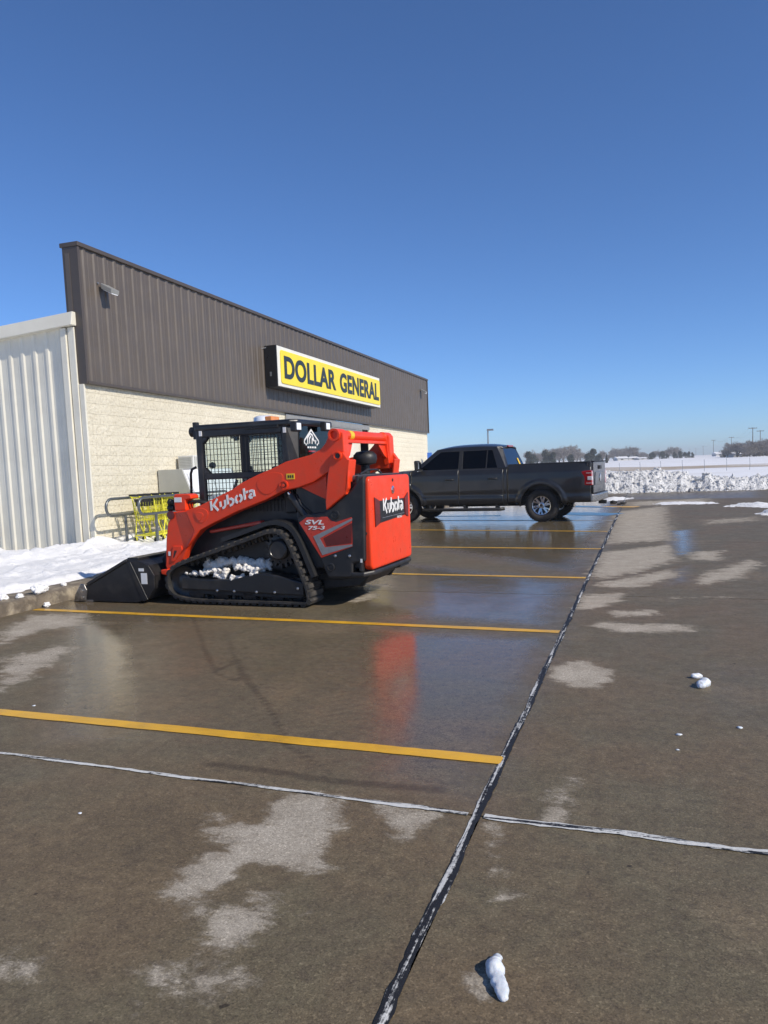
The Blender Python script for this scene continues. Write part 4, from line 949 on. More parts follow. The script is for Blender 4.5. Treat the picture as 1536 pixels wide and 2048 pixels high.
# cab
cab = empty('cab', (0, 0, 0), 0, ld); CYL = .52
c_ = lambda x, y: LF.side(*zc_(x, y), CYL)
def crect(x0, y0, x1, y1): return [c_(x0, y0), c_(x1, y0), c_(x1, y1), c_(x0, y1)]
fx0 = c_(112, 400)[0]; fx1 = c_(178, 400)[0]; rx0 = c_(958, 300)[0]; rx1 = c_(1030, 300)[0]
ztop = c_(500, 205)[1]; zmid1, zmid0 = c_(500, 568)[1], c_(500, 632)[1]
for sgn in (1, -1):
    ya, yb = (CYL - .07) * sgn, CYL * sgn
    MB().bb(fx1, fx0, ya, yb, 1.02, ztop + .10).build('front_pillar', 'side_black', cab, bevel=.02)
    MB().side([(rx0, 1.02), (rx0, ztop + .10), (rx1 + .04, ztop + .10), (rx1 - .05, 1.02)], ya, yb).build('rear_pillar', 'side_black', cab, bevel=.02)
    MB().bb(rx0, fx1, ya, yb - .003 * sgn, zmid0, zmid1).build('mid_rail', 'side_black', cab, bevel=.01)
    MB().bb(rx0, fx1, ya, yb - .003 * sgn, ztop, ztop + .10).build('top_rail', 'side_black', cab, bevel=.015)
    px0, px1 = c_(608, 400)[0], c_(520, 400)[0]
    MB().bb(px0, px1, ya - .02 * sgn, ya + .01 * sgn, zmid1, ztop).build('window_post', 'black_plastic', cab, bevel=.01)
    mb = MB(); step = .046                               # wire guard
    yy = (CYL - .012) * sgn; nv = int((fx1 - rx0) / step)
    for k in range(nv + 1):
        x = rx0 + (fx1 - rx0) * k / nv; mb.bb(x - .0026, x + .0026, yy - .004, yy + .004, 1.05, ztop + .01)
    z = 1.06; 
    while z < ztop:
        mb.bb(rx0, fx1, yy - .0075, yy - .0042 if sgn > 0 else yy + .0042, z - .0028, z + .0028); z += .066
    mb.build('wire_guard', 'black_plastic', cab)
    for x0, x1, z0_, z1__ in ((px1, fx1, zmid1, ztop), (rx0, px0, zmid1, ztop), (rx0, fx1, 1.02, zmid0)):
        MB().bb(x0, x1, (CYL - .062) * sgn, (CYL - .057) * sgn, z0_, z1__).build('side_pane', 'cab_glass', cab)
    for ex_, ez_ in ((fx1, ztop), (rx0, ztop), (fx1, zmid1), (rx0, zmid1)):        # cut corners of the opening
        dx = -.07 if ex_ == fx1 else .07; dz = -.07 if ez_ == ztop else .07
        MB().side([(ex_, ez_), (ex_ + dx, ez_), (ex_, ez_ + dz)], ya, yb - .006 * sgn).build('corner_gusset', 'side_black', cab)
zr0 = ztop + .075
MB().prism([(fx0 + .012, -.527, zr0), (fx0 + .012, .527, zr0), (rx1 - .02, .527, zr0), (rx1 - .10, .44, zr0), (rx1 - .10, -.44, zr0), (rx1 - .02, -.527, zr0)], (0, 0, .075)).build('roof', 'dark_paint', cab, bevel=.025, seg=3)
x0, z0_ = c_(600, 145); x1, z1__ = c_(925, 92)
gr = MB().bb(x1, x0, .50, .536, z0_, z1__).build('vent_grille', 'black_plastic', cab, bevel=.006)
for k in range(4): MB().bb(x1 + .01, x0 - .01, .534, .542, z0_ + .02 + k * (z1__ - z0_ - .03) / 4, z0_ + .032 + k * (z1__ - z0_ - .03) / 4).build('vent_slat', 'side_black', gr)
for k in range(3): MB().bb(x1 + (x0 - x1) * (k + .8) / 3.6, x1 + (x0 - x1) * (k + .8) / 3.6 + .008, .534, .5405, z0_, z1__).build('vent_bar', 'side_black', gr)
for px, py in ((152, 185), (985, 148)):
    x, z = c_(px, py); MB().bb(x - .018, x + .018, .515, .5245, z - .03, z + .03).build('sticker', 'white_decal', cab)
# beacon
x, z = c_(600, 70); bz = zr0 + .07
bc = MB().lathe([(.13, 0), (.13, .03), (.10, .035)], (x, .05, bz), (0, 0, 1), 20).build('beacon', 'galv', cab, autosmooth=30)
MB().lathe([(.125, .03), (.12, .075), (.08, .095)], (x + .03, .05, bz), (0, 0, 1), 20).build('beacon_lens', 'lens', bc, autosmooth=30)
MB().bb(x - .13, x - .04, -.05, .15, bz + .02, bz + .08).build('beacon_amber', 'amber', bc, bevel=.01)
# rear glass and back frame
xr = rx1 - .045
rg = [(.40, 1.34), (.44, 1.62), (.40, ztop + .02), (.30, ztop + .08), (-.30, ztop + .08), (-.40, ztop + .02), (-.44, 1.62), (-.40, 1.34)]
gl_ = MB().prism([(xr - .030, a, b_) for a, b_ in rg], (-.006, 0, 0)).build('rear_pane', 'rear_glass', cab)
for sgn in (1, -1):
    MB().prism([(rx1 + .03, .52 * sgn, 1.20), (rx1 + .03, .52 * sgn, ztop + .08), (xr - .02, .40 * sgn, ztop + .08), (xr - .03, .44 * sgn, 1.62), (xr - .03, .40 * sgn, 1.20)], (.0, -.03 * sgn, 0)).build('rear_corner', 'side_black', cab, bevel=.01)
MB().bb(xr - .03, xr + .03, -.46, .46, 1.02, 1.34).build('back_panel', 'black_plastic', cab, bevel=.01)
MB().bb(xr - .025, xr + .03, -.46, .46, ztop + .06, ztop + .10).build('back_header', 'side_black', cab, bevel=.01)
# window sticker: white house outline over a rearing shape with a banner
q = [LF.back(*zc_(px, py), xr - .037) for px, py in ((1186, 245), (1248, 148), (1325, 245), (1325, 300), (1220, 320), (1300, 345))]
Vq = lambda y, z: Vector((xr - .0375, y, z))
sty = q[1][0]; sz_ = q[3][1]; top = q[1][1]; hw = abs(q[0][0] - q[2][0]) / 2; hgt = top - q[4][1]
strokes([[(-1, .38), (0, 1.0), (1, .38)], [(-1, .38), (-1, .20)], [(1, .38), (1, .20)], [(-.55, .18), (-.55, .55), (-.15, .80), (.15, .70), (.30, .45)], [(.05, .20), (.10, .50), (.42, .36)], [(-.28, .22), (-.30, .50), (-.05, .66)], [(.50, .22), (.62, .42)], [(-.75, .12), (-.85, .22)], [(.75, .12), (.85, .22)],
         [(-.62, 0), (-.40, 0)], [(-.30, 0), (-.08, 0)], [(.02, 0), (.25, 0)], [(.35, 0), (.6, 0)]], .020, Vq(sty, top - hgt), (0, -1, 0), (0, 0, 1), hw, hgt, .0015).build('window_sticker', 'white_decal', gl_)
strokes([[(-.5, 0), (.5, 0)]], .016, Vq(sty, top - hgt - .045), (0, -1, 0), (0, 0, 1), hw, hgt, .0015).build('window_sticker', 'tail_red', gl_)
MB().tube([Vq(.36, 1.36), Vq(.20, 1.58)], .006, 6).build('wiper', 'black_plastic', gl_)
# lamps
def lamp(x, y, z, d):
    o = MB().bb(x - .035, x + .035, y - .07, y + .07, z - .055, z + .055).build('work_lamp', 'black_plastic', cab, bevel=.012)
    MB().bb(x + d * .034, x + d * .042, y - .050, y + .050, z - .038, z + .038).build('lamp_lens', 'lens', o, bevel=.008)
    MB().bb(x - .02 - d * .05, x - d * .03, y - .02, y + .02, z - .02, z + .02).build('lamp_bracket', 'black_plastic', o)
for px in (1130, 1420):
    q = LF.back(*zc_(px, 112), xr - .16); lamp(xr - .12, q[0], q[1], -1)
q = c_(75, 165)
for yy in (.44, -.44):
    o = MB().lathe([(.02, -.05), (.055, -.03), (.06, .02)], (fx0 + .08, yy, q[1]), (1, 0, 0), 18).build('front_lamp', 'black_plastic', cab, autosmooth=30)
    MB().lathe([(.052, .015), (.045, .028)], (fx0 + .08, yy, q[1]), (1, 0, 0), 18).build('lamp_lens', 'lens', o)
    MB().bb(fx0, fx0 + .05, yy - .02, yy + .05, q[1] - .09, q[1] + .11).build('lamp_bracket', 'black_plastic', o, bevel=.006)
# inside and front door
MB().side([(.05, 1.02), (-.30, 1.02), (-.42, 1.55), (-.33, 1.57), (-.22, 1.16), (.05, 1.14)], -.24, .24).build('seat', 'seat_fabric', cab, bevel=.03)
MB().bb(-.70, .40, -.45, .45, .98, 1.03).build('cab_floor', 'black_plastic', cab)
for sgn in (1, -1): MB().tube([(.10, .33 * sgn, 1.05), (.14, .33 * sgn, 1.30), (.10, .31 * sgn, 1.42)], .018, 8).build('control_lever', 'black_plastic', cab)
MB().bb(.30, .36, -.42, -.34, 1.40, 1.58).build('display', 'black_plastic', cab, bevel=.01)
a = c_(215, 500); MB().lathe([(.03, -.03), (.04, 0), (.03, .03)], (a[0], .40, a[1]), (1, 0, 0), 12).build('knob', 'black_plastic', cab)
MB().bb(fx0 - .03, fx0 - .01, -.44, .44, 1.02, 1.95).build('front_pane', 'cab_glass', cab)
p1 = [LF.side(*z1_(x, y), .45) for x, y in ((968, 440), (938, 455), (928, 490), (935, 700))]
MB().tube([(a, .45, b_) for a, b_ in p1], .016, 8).build('grab_bar', 'black_plastic', cab, smooth=True)

# snow packed on the track frame
def snow_pack(name, zf, pts, yl, r, label, mat, seed):
    rs = random.Random(seed); bm = bmesh.new()
    for (px, py, n_, sx_, sy_) in pts:
        for k in range(n_):
            x, z = LF.side(*zf(px + rs.uniform(-sx_, sx_), py + rs.uniform(-sy_, sy_)), yl)
            M_ = Matrix.Translation((x, yl - rs.uniform(0, .09), z)); bmesh.ops.create_icosphere(bm, subdivisions=2, radius=r * rs.uniform(.3, 1.2), matrix=M_)
    me = bpy.data.meshes.new(name); bm.to_mesh(me); bm.free(); me.materials.append(MATS[mat])
    o = bpy.data.objects.new(name, me); COL.objects.link(o); o.location = LF.O; o.rotation_euler = (0, 0, LF.rot)
    md = o.modifiers.new('remesh', 'REMESH'); md.mode = 'VOXEL'; md.voxel_size = .008; md.use_smooth_shade = True
    tx = bpy.data.textures.new('snow_clouds', 'CLOUDS'); tx.noise_scale = .016; tx.noise_depth = 3
    sm_ = o.modifiers.new('smooth', 'SMOOTH'); sm_.iterations = 5; sm_.factor = .5
    dm = o.modifiers.new('disp', 'DISPLACE'); dm.texture = tx; dm.strength = .030; dm.mid_level = .5
    return tag(o, label, 'snow')
snow_pack('packed_snow', z8_, [(290, 505, 30, 75, 16), (380, 495, 20, 40, 14), (500, 500, 46, 55, 32), (520, 540, 12, 25, 18), (640, 535, 22, 45, 20), (690, 455, 34, 75, 16), (790, 480, 26, 45, 22), (790, 515, 10, 30, 10)], .80, .024, 'ragged white snow along the outer ledge of the loader track frame', 'snow_dirty', 1)
snow_pack('packed_snow', z8_, [(560, 400, 40, 170, 22), (700, 410, 70, 230, 30), (450, 450, 36, 80, 30), (850, 440, 40, 80, 30)], .66, .040, 'shaded grey snow packed inside the loader track behind the frame', 'snow_dirty', 2)

# ================================================================== PICKUP TRUCK
TF = Frame(7, 1083, 1044, -1.84, .98)
tk = empty('pickup_truck', TF.O, TF.rot); tag(tk, 'dark grey crew cab pickup truck parked beyond the loader', 'truck')
WR, AX = .405, (1.84, -1.84)
def ysurf(x, z):                                        # half width of the body side
    y = .985 - .10 * max(0, (.62 - z) / .3) ** 2 - .16 * max(0, (z - 1.05) / .45) ** 2 + .012 * math.exp(-((z - 1.22) / .05) ** 2) - .012 * math.exp(-((z - .70) / .06) ** 2)
    if x > 1.9: y -= .10 * ((x - 1.9) / 1.0) ** 2
    if x < -2.6: y -= .05 * ((-2.6 - x) / .5) ** 2
    for a in AX:
        r = math.hypot(x - a, z - WR); y += .030 * (1 - sst(.60, .66, r)) * sst(.3, .5, r)
    return y
def zbot(x, z):
    for a in AX:
        if abs(x - a) < .53: z = max(z, WR + math.sqrt(.53 ** 2 - (x - a) ** 2) * 1.0)
    return z
def panel(name, x0, x1, ztop, zb0, parent, mat='truck_paint', inset=0.):
    o0 = None
    for sgn in (1, -1):
        nx = max(6, int((x1 - x0) / .03)); nz = 26
        def fn(u, v):
            x = x0 + (x1 - x0) * u; zt_ = ztop(x); zb_ = min(zbot(x, zb0), zt_ - .05); z = zb_ + (zt_ - zb_) * v
            return (x, (ysurf(x, z) - inset) * sgn, z)
        vs, fs = grid(nx, nz, fn); o = MB().add(vs, fs).build(name, mat, parent, smooth=True)
        s_ = o.modifiers.new('solid', 'SOLIDIFY'); s_.thickness = .022; s_.offset = 0
        if sgn > 0: o0 = o
        yield o
belt = lambda x: 1.345 + .012 * x
hoodz = lambda x: 1.335 - .02 * (x - 1.5) - .09 * max(0, (x - 1.9)) ** 2
bedz = lambda x: 1.425
parts = {}
for nm, x0, x1, zt_, z0_ in (('front_fender', 1.625, 2.92, hoodz, .46), ('front_door', .300, 1.610, belt, .44), ('rear_door', -.885, .285, belt, .44), ('cab_corner', -.985, -.897, belt, .42), ('bed_side', -3.04, -1.005, bedz, .48)):
    parts[nm] = list(panel(nm, x0, x1, zt_, z0_, tk))
list(panel('inner_body', -.99, 1.68, lambda x: belt(x) - .02, .46, tk, 'truck_trim', .03))
# wheel houses, floor
mb = MB(); mb.bb(-3.0, 2.75, -.80, .80, .46, .62); mb.build('underbody', 'truck_trim', tk)
mb = MB(); mb.bb(-2.45, -1.25, -.55, .55, .55, 1.05); mb.bb(1.22, 2.45, -.55, .55, .55, 1.05); mb.build('wheel_house', 'truck_trim', tk)
for a in AX:
    for sgn in (1, -1):
        pts = [(a + .56 * math.cos(R(t_)), WR + .56 * math.sin(R(t_))) for t_ in range(0, 181, 12)]
        vs = [(x, .55 * sgn, z) for x, z in pts] + [(x, .95 * sgn, z) for x, z in pts]; n = len(pts)
        MB().add(vs, [(i, i + 1, i + 1 + n, i + n) for i in range(n - 1)]).build('arch_liner', 'truck_trim', tk)
        pts1 = [(a + .53 * math.cos(R(t_)), WR + .53 * math.sin(R(t_))) for t_ in range(-2, 183, 5)]
        MB().tube([(x, (ysurf(x, z) + .002) * sgn, z) for x, z in pts1], .014, 6).build('arch_lip', 'truck_trim', tk, smooth=True)
# bed
MB().bb(-2.98, -1.02, -.80, .80, .80, .86).build('bed_floor', 'truck_trim', tk)
for sgn in (1, -1):
    MB().bb(-3.02, -1.015, .80 * sgn, .875 * sgn, .80, 1.40).build('bed_wall', 'truck_trim', tk)
    MB().bb(-3.03, -1.01, .78 * sgn, .895 * sgn, 1.405, 1.440).build('bed_rail_cap', 'truck_trim', tk, bevel=.012)
    MB().side([(-3.045, 1.43), (-2.93, 1.43), (-2.95, 1.13), (-3.05, 1.13)], .78 * sgn, .915 * sgn).build('bed_corner', 'truck_paint', tk, bevel=.03)
MB().bb(-1.02, -.985, -.85, .85, .5, 1.41).build('bed_front_wall', 'truck_paint', tk)
MB().bb(-2.95, -1.03, -.79, .79, 1.380, 1.412).build('bed_cover', 'truck_trim', tk, bevel=.01)
tg = MB().prism([(-3.0, a, b_) for a, b_ in rrect(-.80, .80, .66, 1.43, .03, 4)], (-.075, 0, 0)).build('tailgate', 'truck_paint', tk, bevel=.018, seg=3)
MB().prism([(-3.075, -.68, .86), (-3.075, .68, .86), (-3.075, .60, 1.18), (-3.075, -.60, 1.18)], (-.014, 0, 0)).build('tailgate_stamp', 'truck_paint', tg, bevel=.012)
MB().bb(-3.105, -3.07, -.13, .13, 1.24, 1.33).build('tailgate_handle', 'truck_trim', tg, bevel=.01)
MB().lathe([(.10, 0), (.10, .01), (.085, .014)], (-3.088, 0, 1.03), (-1, 0, 0), 20).build('badge', 'alloy', tg)
MB().bb(-3.10, -2.98, -.80, .80, 1.425, 1.445).build('gate_spoiler', 'truck_trim', tg, bevel=.008)
# tail lamps
for sgn in (1, -1):
    P_ = [TF.side(*z3p, .97) for z3p in [(800 + x / 3.491, 840 + y / 3.491) for x, y in ((1240, 358), (1338, 350), (1342, 455), (1275, 458), (1270, 405))]]
    tl_ = MB().side(P_, .80 * sgn, .978 * sgn).build('tail_lamp', 'tail_red', tk, bevel=.018, seg=3)
    zc = (P_[1][1] + P_[2][1]) / 2; xe = P_[1][0]
    MB().bb(xe - .01, xe + .10, .86 * sgn, .984 * sgn, zc - .055, zc + .035).build('reverse_lens', 'tail_clear', tl_, bevel=.008)
    for za in (zc + .115, zc - .125): MB().bb(xe - .008, xe + .13, .86 * sgn, .982 * sgn, za - .006, za + .006).build('lamp_rib', 'tail_clear', tl_)
# rear bumper
MB().prism([(-2.98, .95, .47), (-3.08, .93, .47), (-3.15, .82, .47), (-3.17, .30, .47), (-3.17, -.30, .47), (-3.15, -.80, .47), (-3.08, -.88, .47), (-2.98, -.95, .47)], (0, 0, .19)).build('rear_bumper', 'bumper_grey', tk, bevel=.03, seg=3)
MB().bb(-3.14, -3.0, -.75, .75, .655, .672).build('bumper_pad', 'truck_trim', tk, bevel=.006)
MB().bb(-3.24, -3.05, -.06, .06, .38, .47).build('tow_hitch', 'truck_trim', tk, bevel=.01)
# hood, nose
def hood(u, v):
    x = 1.60 + 1.32 * u; y = (-1 + 2 * v); yw = ysurf(x, hoodz(x)) - .004; return (x, y * yw, hoodz(x) + .055 * (1 - y * y) ** .6)
vs, fs = grid(16, 24, hood); MB().add(vs, fs).build('hood', 'truck_paint', tk, smooth=True)
MB().bb(2.86, 2.96, -.86, .86, .50, 1.26).build('nose', 'truck_trim', tk, bevel=.05)
gr = MB().bb(2.95, 3.0, -.62, .62, .86, 1.20).build('grille', 'alloy', tk, bevel=.02)
for k in range(3): MB().bb(2.99, 3.012, -.56, .56, .90 + k * .10, .93 + k * .10).build('grille_bar', 'truck_trim', gr)
for sgn in (1, -1): MB().bb(2.90, 2.985, .64 * sgn, .88 * sgn, .92, 1.18).build('head_lamp', 'lens', tk, bevel=.02)
MB().bb(2.90, 3.10, -.95, .95, .46, .72).build('front_bumper', 'alloy', tk, bevel=.04)
# cab greenhouse: lower and upper outlines
gb = [(1.62, .80), (1.55, .865), (-.94, .865), (-1.0, .80)]   # (x, y) at belt
gt = [(.98, .60), (.88, .665), (-.66, .665), (-.76, .60)]     # at roof
zB, zR = 1.345, 1.885
def lerp3(a, b_, t_): return tuple(a[i] + (b_[i] - a[i]) * t_ for i in range(3))
def side_pt(x, t_, sgn, out=0.):                       # a point on the tumbled-in cab side
    return (x, (.865 + (.665 - .865) * t_ + out) * sgn, zB + (zR - zB) * t_)
fr_x = lambda t_: 1.55 + (.86 - 1.55) * t_             # front and rear edge of the side at height t_
re_x = lambda t_: -.94 + (-.66 + .94) * t_
def roof(u, v):
    a = -.80 + 1.80 * u; y = -1 + 2 * v
    e = .665 - .05 * (abs(2 * u - 1) ** 6); crown = .085 * (1 - abs(2 * u - 1) ** 3.0) * (1 - y * y * .55) + .03 * (1 - y * y)
    return (a, y * e, zR + crown - .02 * abs(y) ** 6)
vs, fs = grid(24, 20, roof); o = MB().add(vs, fs).build('roof', 'truck_paint', tk, smooth=True); s_ = o.modifiers.new('solid', 'SOLIDIFY'); s_.thickness = .03
for sgn in (1, -1):
    def strip(name, A, B, C, D, mat, out0=-.03, out1=.004, bev=.008, par=tk):    # quad of (x, t) on the side
        MB().loft([side_pt(*q, sgn, out0) for q in (A, B, C, D)], [side_pt(*q, sgn, out1) for q in (A, B, C, D)]).build(name, mat, par, bevel=bev)
    strip('a_pillar', (fr_x(0) + .06, 0), (fr_x(0) - .09, 0), (fr_x(1) - .09, 1), (fr_x(1) + .10, 1), 'truck_paint')
    strip('b_pillar', (.34, 0), (.22, 0), (.24, 1), (.34, 1), 'truck_trim')
    strip('c_pillar', (-.72, 0), (re_x(0), 0), (re_x(1), 1), (-.52, 1), 'truck_paint')
    strip('roof_rail', (fr_x(.88) + .05, .88), (re_x(.88), .88), (re_x(1), 1.02), (fr_x(1) + .05, 1.02), 'truck_paint', -.03, .006)
    strip('belt_trim', (1.50, -.01), (-.72, -.01), (-.72, .04), (1.44, .04), 'truck_trim', -.02, .010, .004)
    for A, B, C, D in (((fr_x(.04) - .08, .04), (.34, .04), (.34, .88), (fr_x(.88) - .07, .88)), ((.22, .04), (-.72, .04), (-.55, .88), (.24, .88))):
        strip('side_window', A, B, C, D, 'tint_glass', -.012, -.006, 0)
    strip('window_divider', (-.40, .04), (-.43, .04), (-.43, .88), (-.40, .88), 'truck_trim', -.02, -.002, 0)
    # door furniture
    for x0 in (.42, -.74):
        z = 1.10; h_ = MB().tube([(x0, (ysurf(x0, z) + .01) * sgn, z), (x0 + .03, (ysurf(x0, z) + .045) * sgn, z), (x0 + .19, (ysurf(x0, z) + .045) * sgn, z), (x0 + .22, (ysurf(x0, z) + .01) * sgn, z)], .021, 8).build('door_handle', 'truck_trim', tk, smooth=True)
    mr = MB().side([(1.30, 1.36), (1.40, 1.38), (1.41, 1.62), (1.34, 1.63), (1.28, 1.58)], 1.02 * sgn, 1.24 * sgn).build('door_mirror', 'truck_trim', tk, bevel=.03, seg=3)
    MB().bb(1.275, 1.292, 1.05 * sgn, 1.21 * sgn, 1.41, 1.57).build('mirror_glass', 'chrome', mr)
    MB().bb(1.31, 1.37, .87 * sgn, 1.04 * sgn, 1.34, 1.39).build('mirror_arm', 'truck_trim', mr, bevel=.01)
    MB().bb(1.29, 1.33, 1.03 * sgn, 1.22 * sgn, 1.335, 1.36).build('mirror_marker', 'alloy', mr, bevel=.006)
    MB().tube([(1.30, .97 * sgn, .33), (1.22, 1.03 * sgn, .33), (-.80, 1.03 * sgn, .33), (-.90, .96 * sgn, .34)], .042, 10).build('side_step', 'truck_trim', tk, smooth=True)
    for x in (1.1, .15, -.7): MB().bb(x - .02, x + .02, .75 * sgn, 1.0 * sgn, .33, .45).build('step_bracket', 'truck_trim', tk)
    MB().tube([(x, (ysurf(x, .66) + .004) * sgn, .66 - .004 * x) for x in np.linspace(-.88, 1.30, 8)], .010, 6).build('side_crease', 'truck_paint', tk, smooth=True)
# wind screen and rear window with their frames
def fq(A, B, C, D, th, name, mat, par=tk):
    n = (Vector(B) - Vector(A)).cross(Vector(D) - Vector(A)).normalized() * th; return MB().prism([A, B, C, D], n).build(name, mat, par)
fq((1.60, -.80, zB), (1.60, .80, zB), (.95, .61, zR - .01), (.95, -.61, zR - .01), .008, 'windscreen', 'tint_glass')
rw = fq((-.965, .76, zB + .03), (-.965, -.76, zB + .03), (-.765, -.58, zR - .02), (-.765, .58, zR - .02), .008, 'rear_window', 'rear_glass')
MB().bb(-.99, -.94, -.84, .84, zB - .03, zB + .04).build('rear_sill', 'truck_paint', tk, bevel=.01)
for sgn in (1, -1): MB().loft([(-.94, .865 * sgn, zB), (-.985, .74 * sgn, zB), (-.975, .74 * sgn, zB + .02), (-.93, .865 * sgn, zB + .02)], [(-.66, .665 * sgn, zR), (-.775, .57 * sgn, zR), (-.765, .57 * sgn, zR + .02), (-.65, .665 * sgn, zR + .02)]).build('rear_post', 'truck_paint', tk, bevel=.008)
MB().bb(-.83, -.78, -.22, .22, zR + .005, zR + .05).build('brake_lamp', 'tail_red', tk, bevel=.008)
stp = fq((-.957, -.30, zB + .09), (-.957, -.42, zB + .09), (-.897, -.38, zB + .25), (-.897, -.28, zB + .25), .004, 'window_sticker', 'yellow_decal', rw)
for yy in (-.40, .40): MB().bb(.15, .30, yy - .22, yy + .22, .9, 1.62).build('seat_back', 'seat_fabric', tk, bevel=.06)
MB().bb(-.72, -.58, -.65, .65, .9, 1.55).build('rear_seat', 'seat_fabric', tk, bevel=.06)
for yy in (-.40, .0, .40): MB().bb(-.72, -.62, yy - .12, yy + .12, 1.55, 1.72).build('head_rest', 'seat_fabric', tk, bevel=.04)
MB().lathe([(.19, -.012), (.205, 0), (.19, .012)], (1.02, .38, 1.30), (1, 0, .5), 20).build('steering_wheel', 'truck_trim', tk)
# wheels
def wheel():
    tyre = MB().lathe([(.235, -.105), (.30, -.135), (.375, -.135), (.400, -.105), (.405, 0), (.400, .105), (.375, .135), (.30, .135), (.235, .105)], (0, 0, 0), (0, 1, 0), 48, closed=True).mesh('tyre', 'tyre', True)
    blk = MB()
    for k in range(46):
        a = 2 * math.pi * k / 46
        for s__, da in ((.085, 0), (-.085, .06), (0, .03)):
            M_ = Matrix.Rotation(-(a + da), 3, 'Y'); blk.box(Vector((.404 * math.cos(a + da), s__, .404 * math.sin(a + da))), (.016, .066, .034), M_)
    blk = blk.mesh('tread', 'tyre')
    rim = MB().lathe([(.245, .10), (.232, .118), (.215, .112), (.205, .02), (.205, -.10), (.24, -.10)], (0, 0, 0), (0, 1, 0), 40, closed=True)
    rim = rim.mesh('rim', 'alloy', True); sharp(rim, 35)
    spk = MB()
    for k in range(6):
        for d in (-.155, .155):
            a = 2 * math.pi * k / 6 + .26; c, s__ = math.cos(a), math.sin(a); c2, s2 = math.cos(a + d * 1.35), math.sin(a + d * 1.35)
            p0 = Vector((.055 * c, .088, .055 * s__)); p1 = Vector((.218 * c2, .108, .218 * s2)); t_ = Vector((-s2, 0, c2)) * .021; t0 = Vector((-s__, 0, c)) * .018 + Vector((-s__, 0, c)) * d * .12
            spk.loft([p0 - t0, p0 + t0, p0 + t0 - Vector((0, .03, 0)), p0 - t0 - Vector((0, .03, 0))], [p1 - t_, p1 + t_, p1 + t_ - Vector((0, .03, 0)), p1 - t_ - Vector((0, .03, 0))])
    spk.lathe([(.07, .06), (.07, .10), (.05, .108), (.01, .108)], (0, 0, 0), (0, 1, 0), 20)
    spk = spk.mesh('spokes', 'alloy')
    hub = MB().lathe([(.036, .10), (.036, .114), (.025, .12)], (0, 0, 0), (0, 1, 0), 16).mesh('hub_cap', 'truck_trim', True)
    disc = MB().lathe([(.20, .0), (.20, .03), (.02, .03)], (0, 0, 0), (0, 1, 0), 24).mesh('brake_disc', 'truck_trim')
    return dict(tyre=tyre, tread=blk, rim=rim, spokes=spk, hub_cap=hub, brake_disc=disc)
WM = wheel()
for a in AX:
    for sgn in (1, -1):
        wh = empty('wheel', (a, .845 * sgn, WR), 0 if sgn > 0 else math.pi, tk); wh.rotation_euler = (0, R(13 * a), 0 if sgn > 0 else math.pi)
        for nm, me in WM.items(): inst(nm, me, wh)
MB().cyl((-1.84, -.75, WR), (-1.84, .75, WR), .05, 10).build('rear_axle', 'truck_trim', tk)
MB().tube([(-2.2, .45, .42), (-2.45, .60, .40), (-2.6, .72, .38)], .035, 10).build('tail_pipe', 'alloy', tk)

# ================================================================== CART CORRAL, CARTS, ICE FREEZER
def rail(Xr, px0, pyt, pyb, px_post, label, zg):
    pt, pb = gx(px0 + 12, pyt, Xr), gx(px0 + 12, pyb, Xr); y0 = gx(px0, (pyt + pyb) / 2, Xr)[1]
    zt_, zb_ = pt[2], pb[2]; r = (zt_ - zb_) / 2; L_ = 3.4; zc = (zt_ + zb_) / 2
    o = empty('cart_corral_rail', (Xr, y0, zg)); tag(o, label, 'rail', 'cart corral rails at the store wall')
    p = [(0, L_ - r, zt_ - zg)] + [(0, r, zt_ - zg)] + [(0, r - r * math.sin(R(a)), zc - zg + r * math.cos(R(a))) for a in range(15, 180, 15)] + [(0, r, zb_ - zg), (0, L_ - r, zb_ - zg)]
    p += [(0, L_ - r + r * math.sin(R(a)), zc - zg - r * math.cos(R(a))) for a in range(15, 180, 15)]
    MB().tube(p, .028, 12, closed=True).build('loop', 'rail_grey', o, smooth=True)
    yp = gx(px_post, pyb, Xr)[1] - y0
    for y in (yp, L_ - yp):
        MB().cyl((0, y, -.05), (0, y, zb_ - zg), .03, 12).build('post', 'rail_grey', o, smooth=False)
        MB().bb(-.07, .07, y - .07, y + .07, .0, .015).build('foot_plate', 'rail_grey', o)
    return y0
XA, XBr = -9.86, -9.22
rail(XA, 212, 998, 1032, 251, 'grey looped corral rail standing closest to the block wall', .15)
rail(XBr, 277, 995, 1029, 312, 'grey looped corral rail in front of the yellow carts', .15)
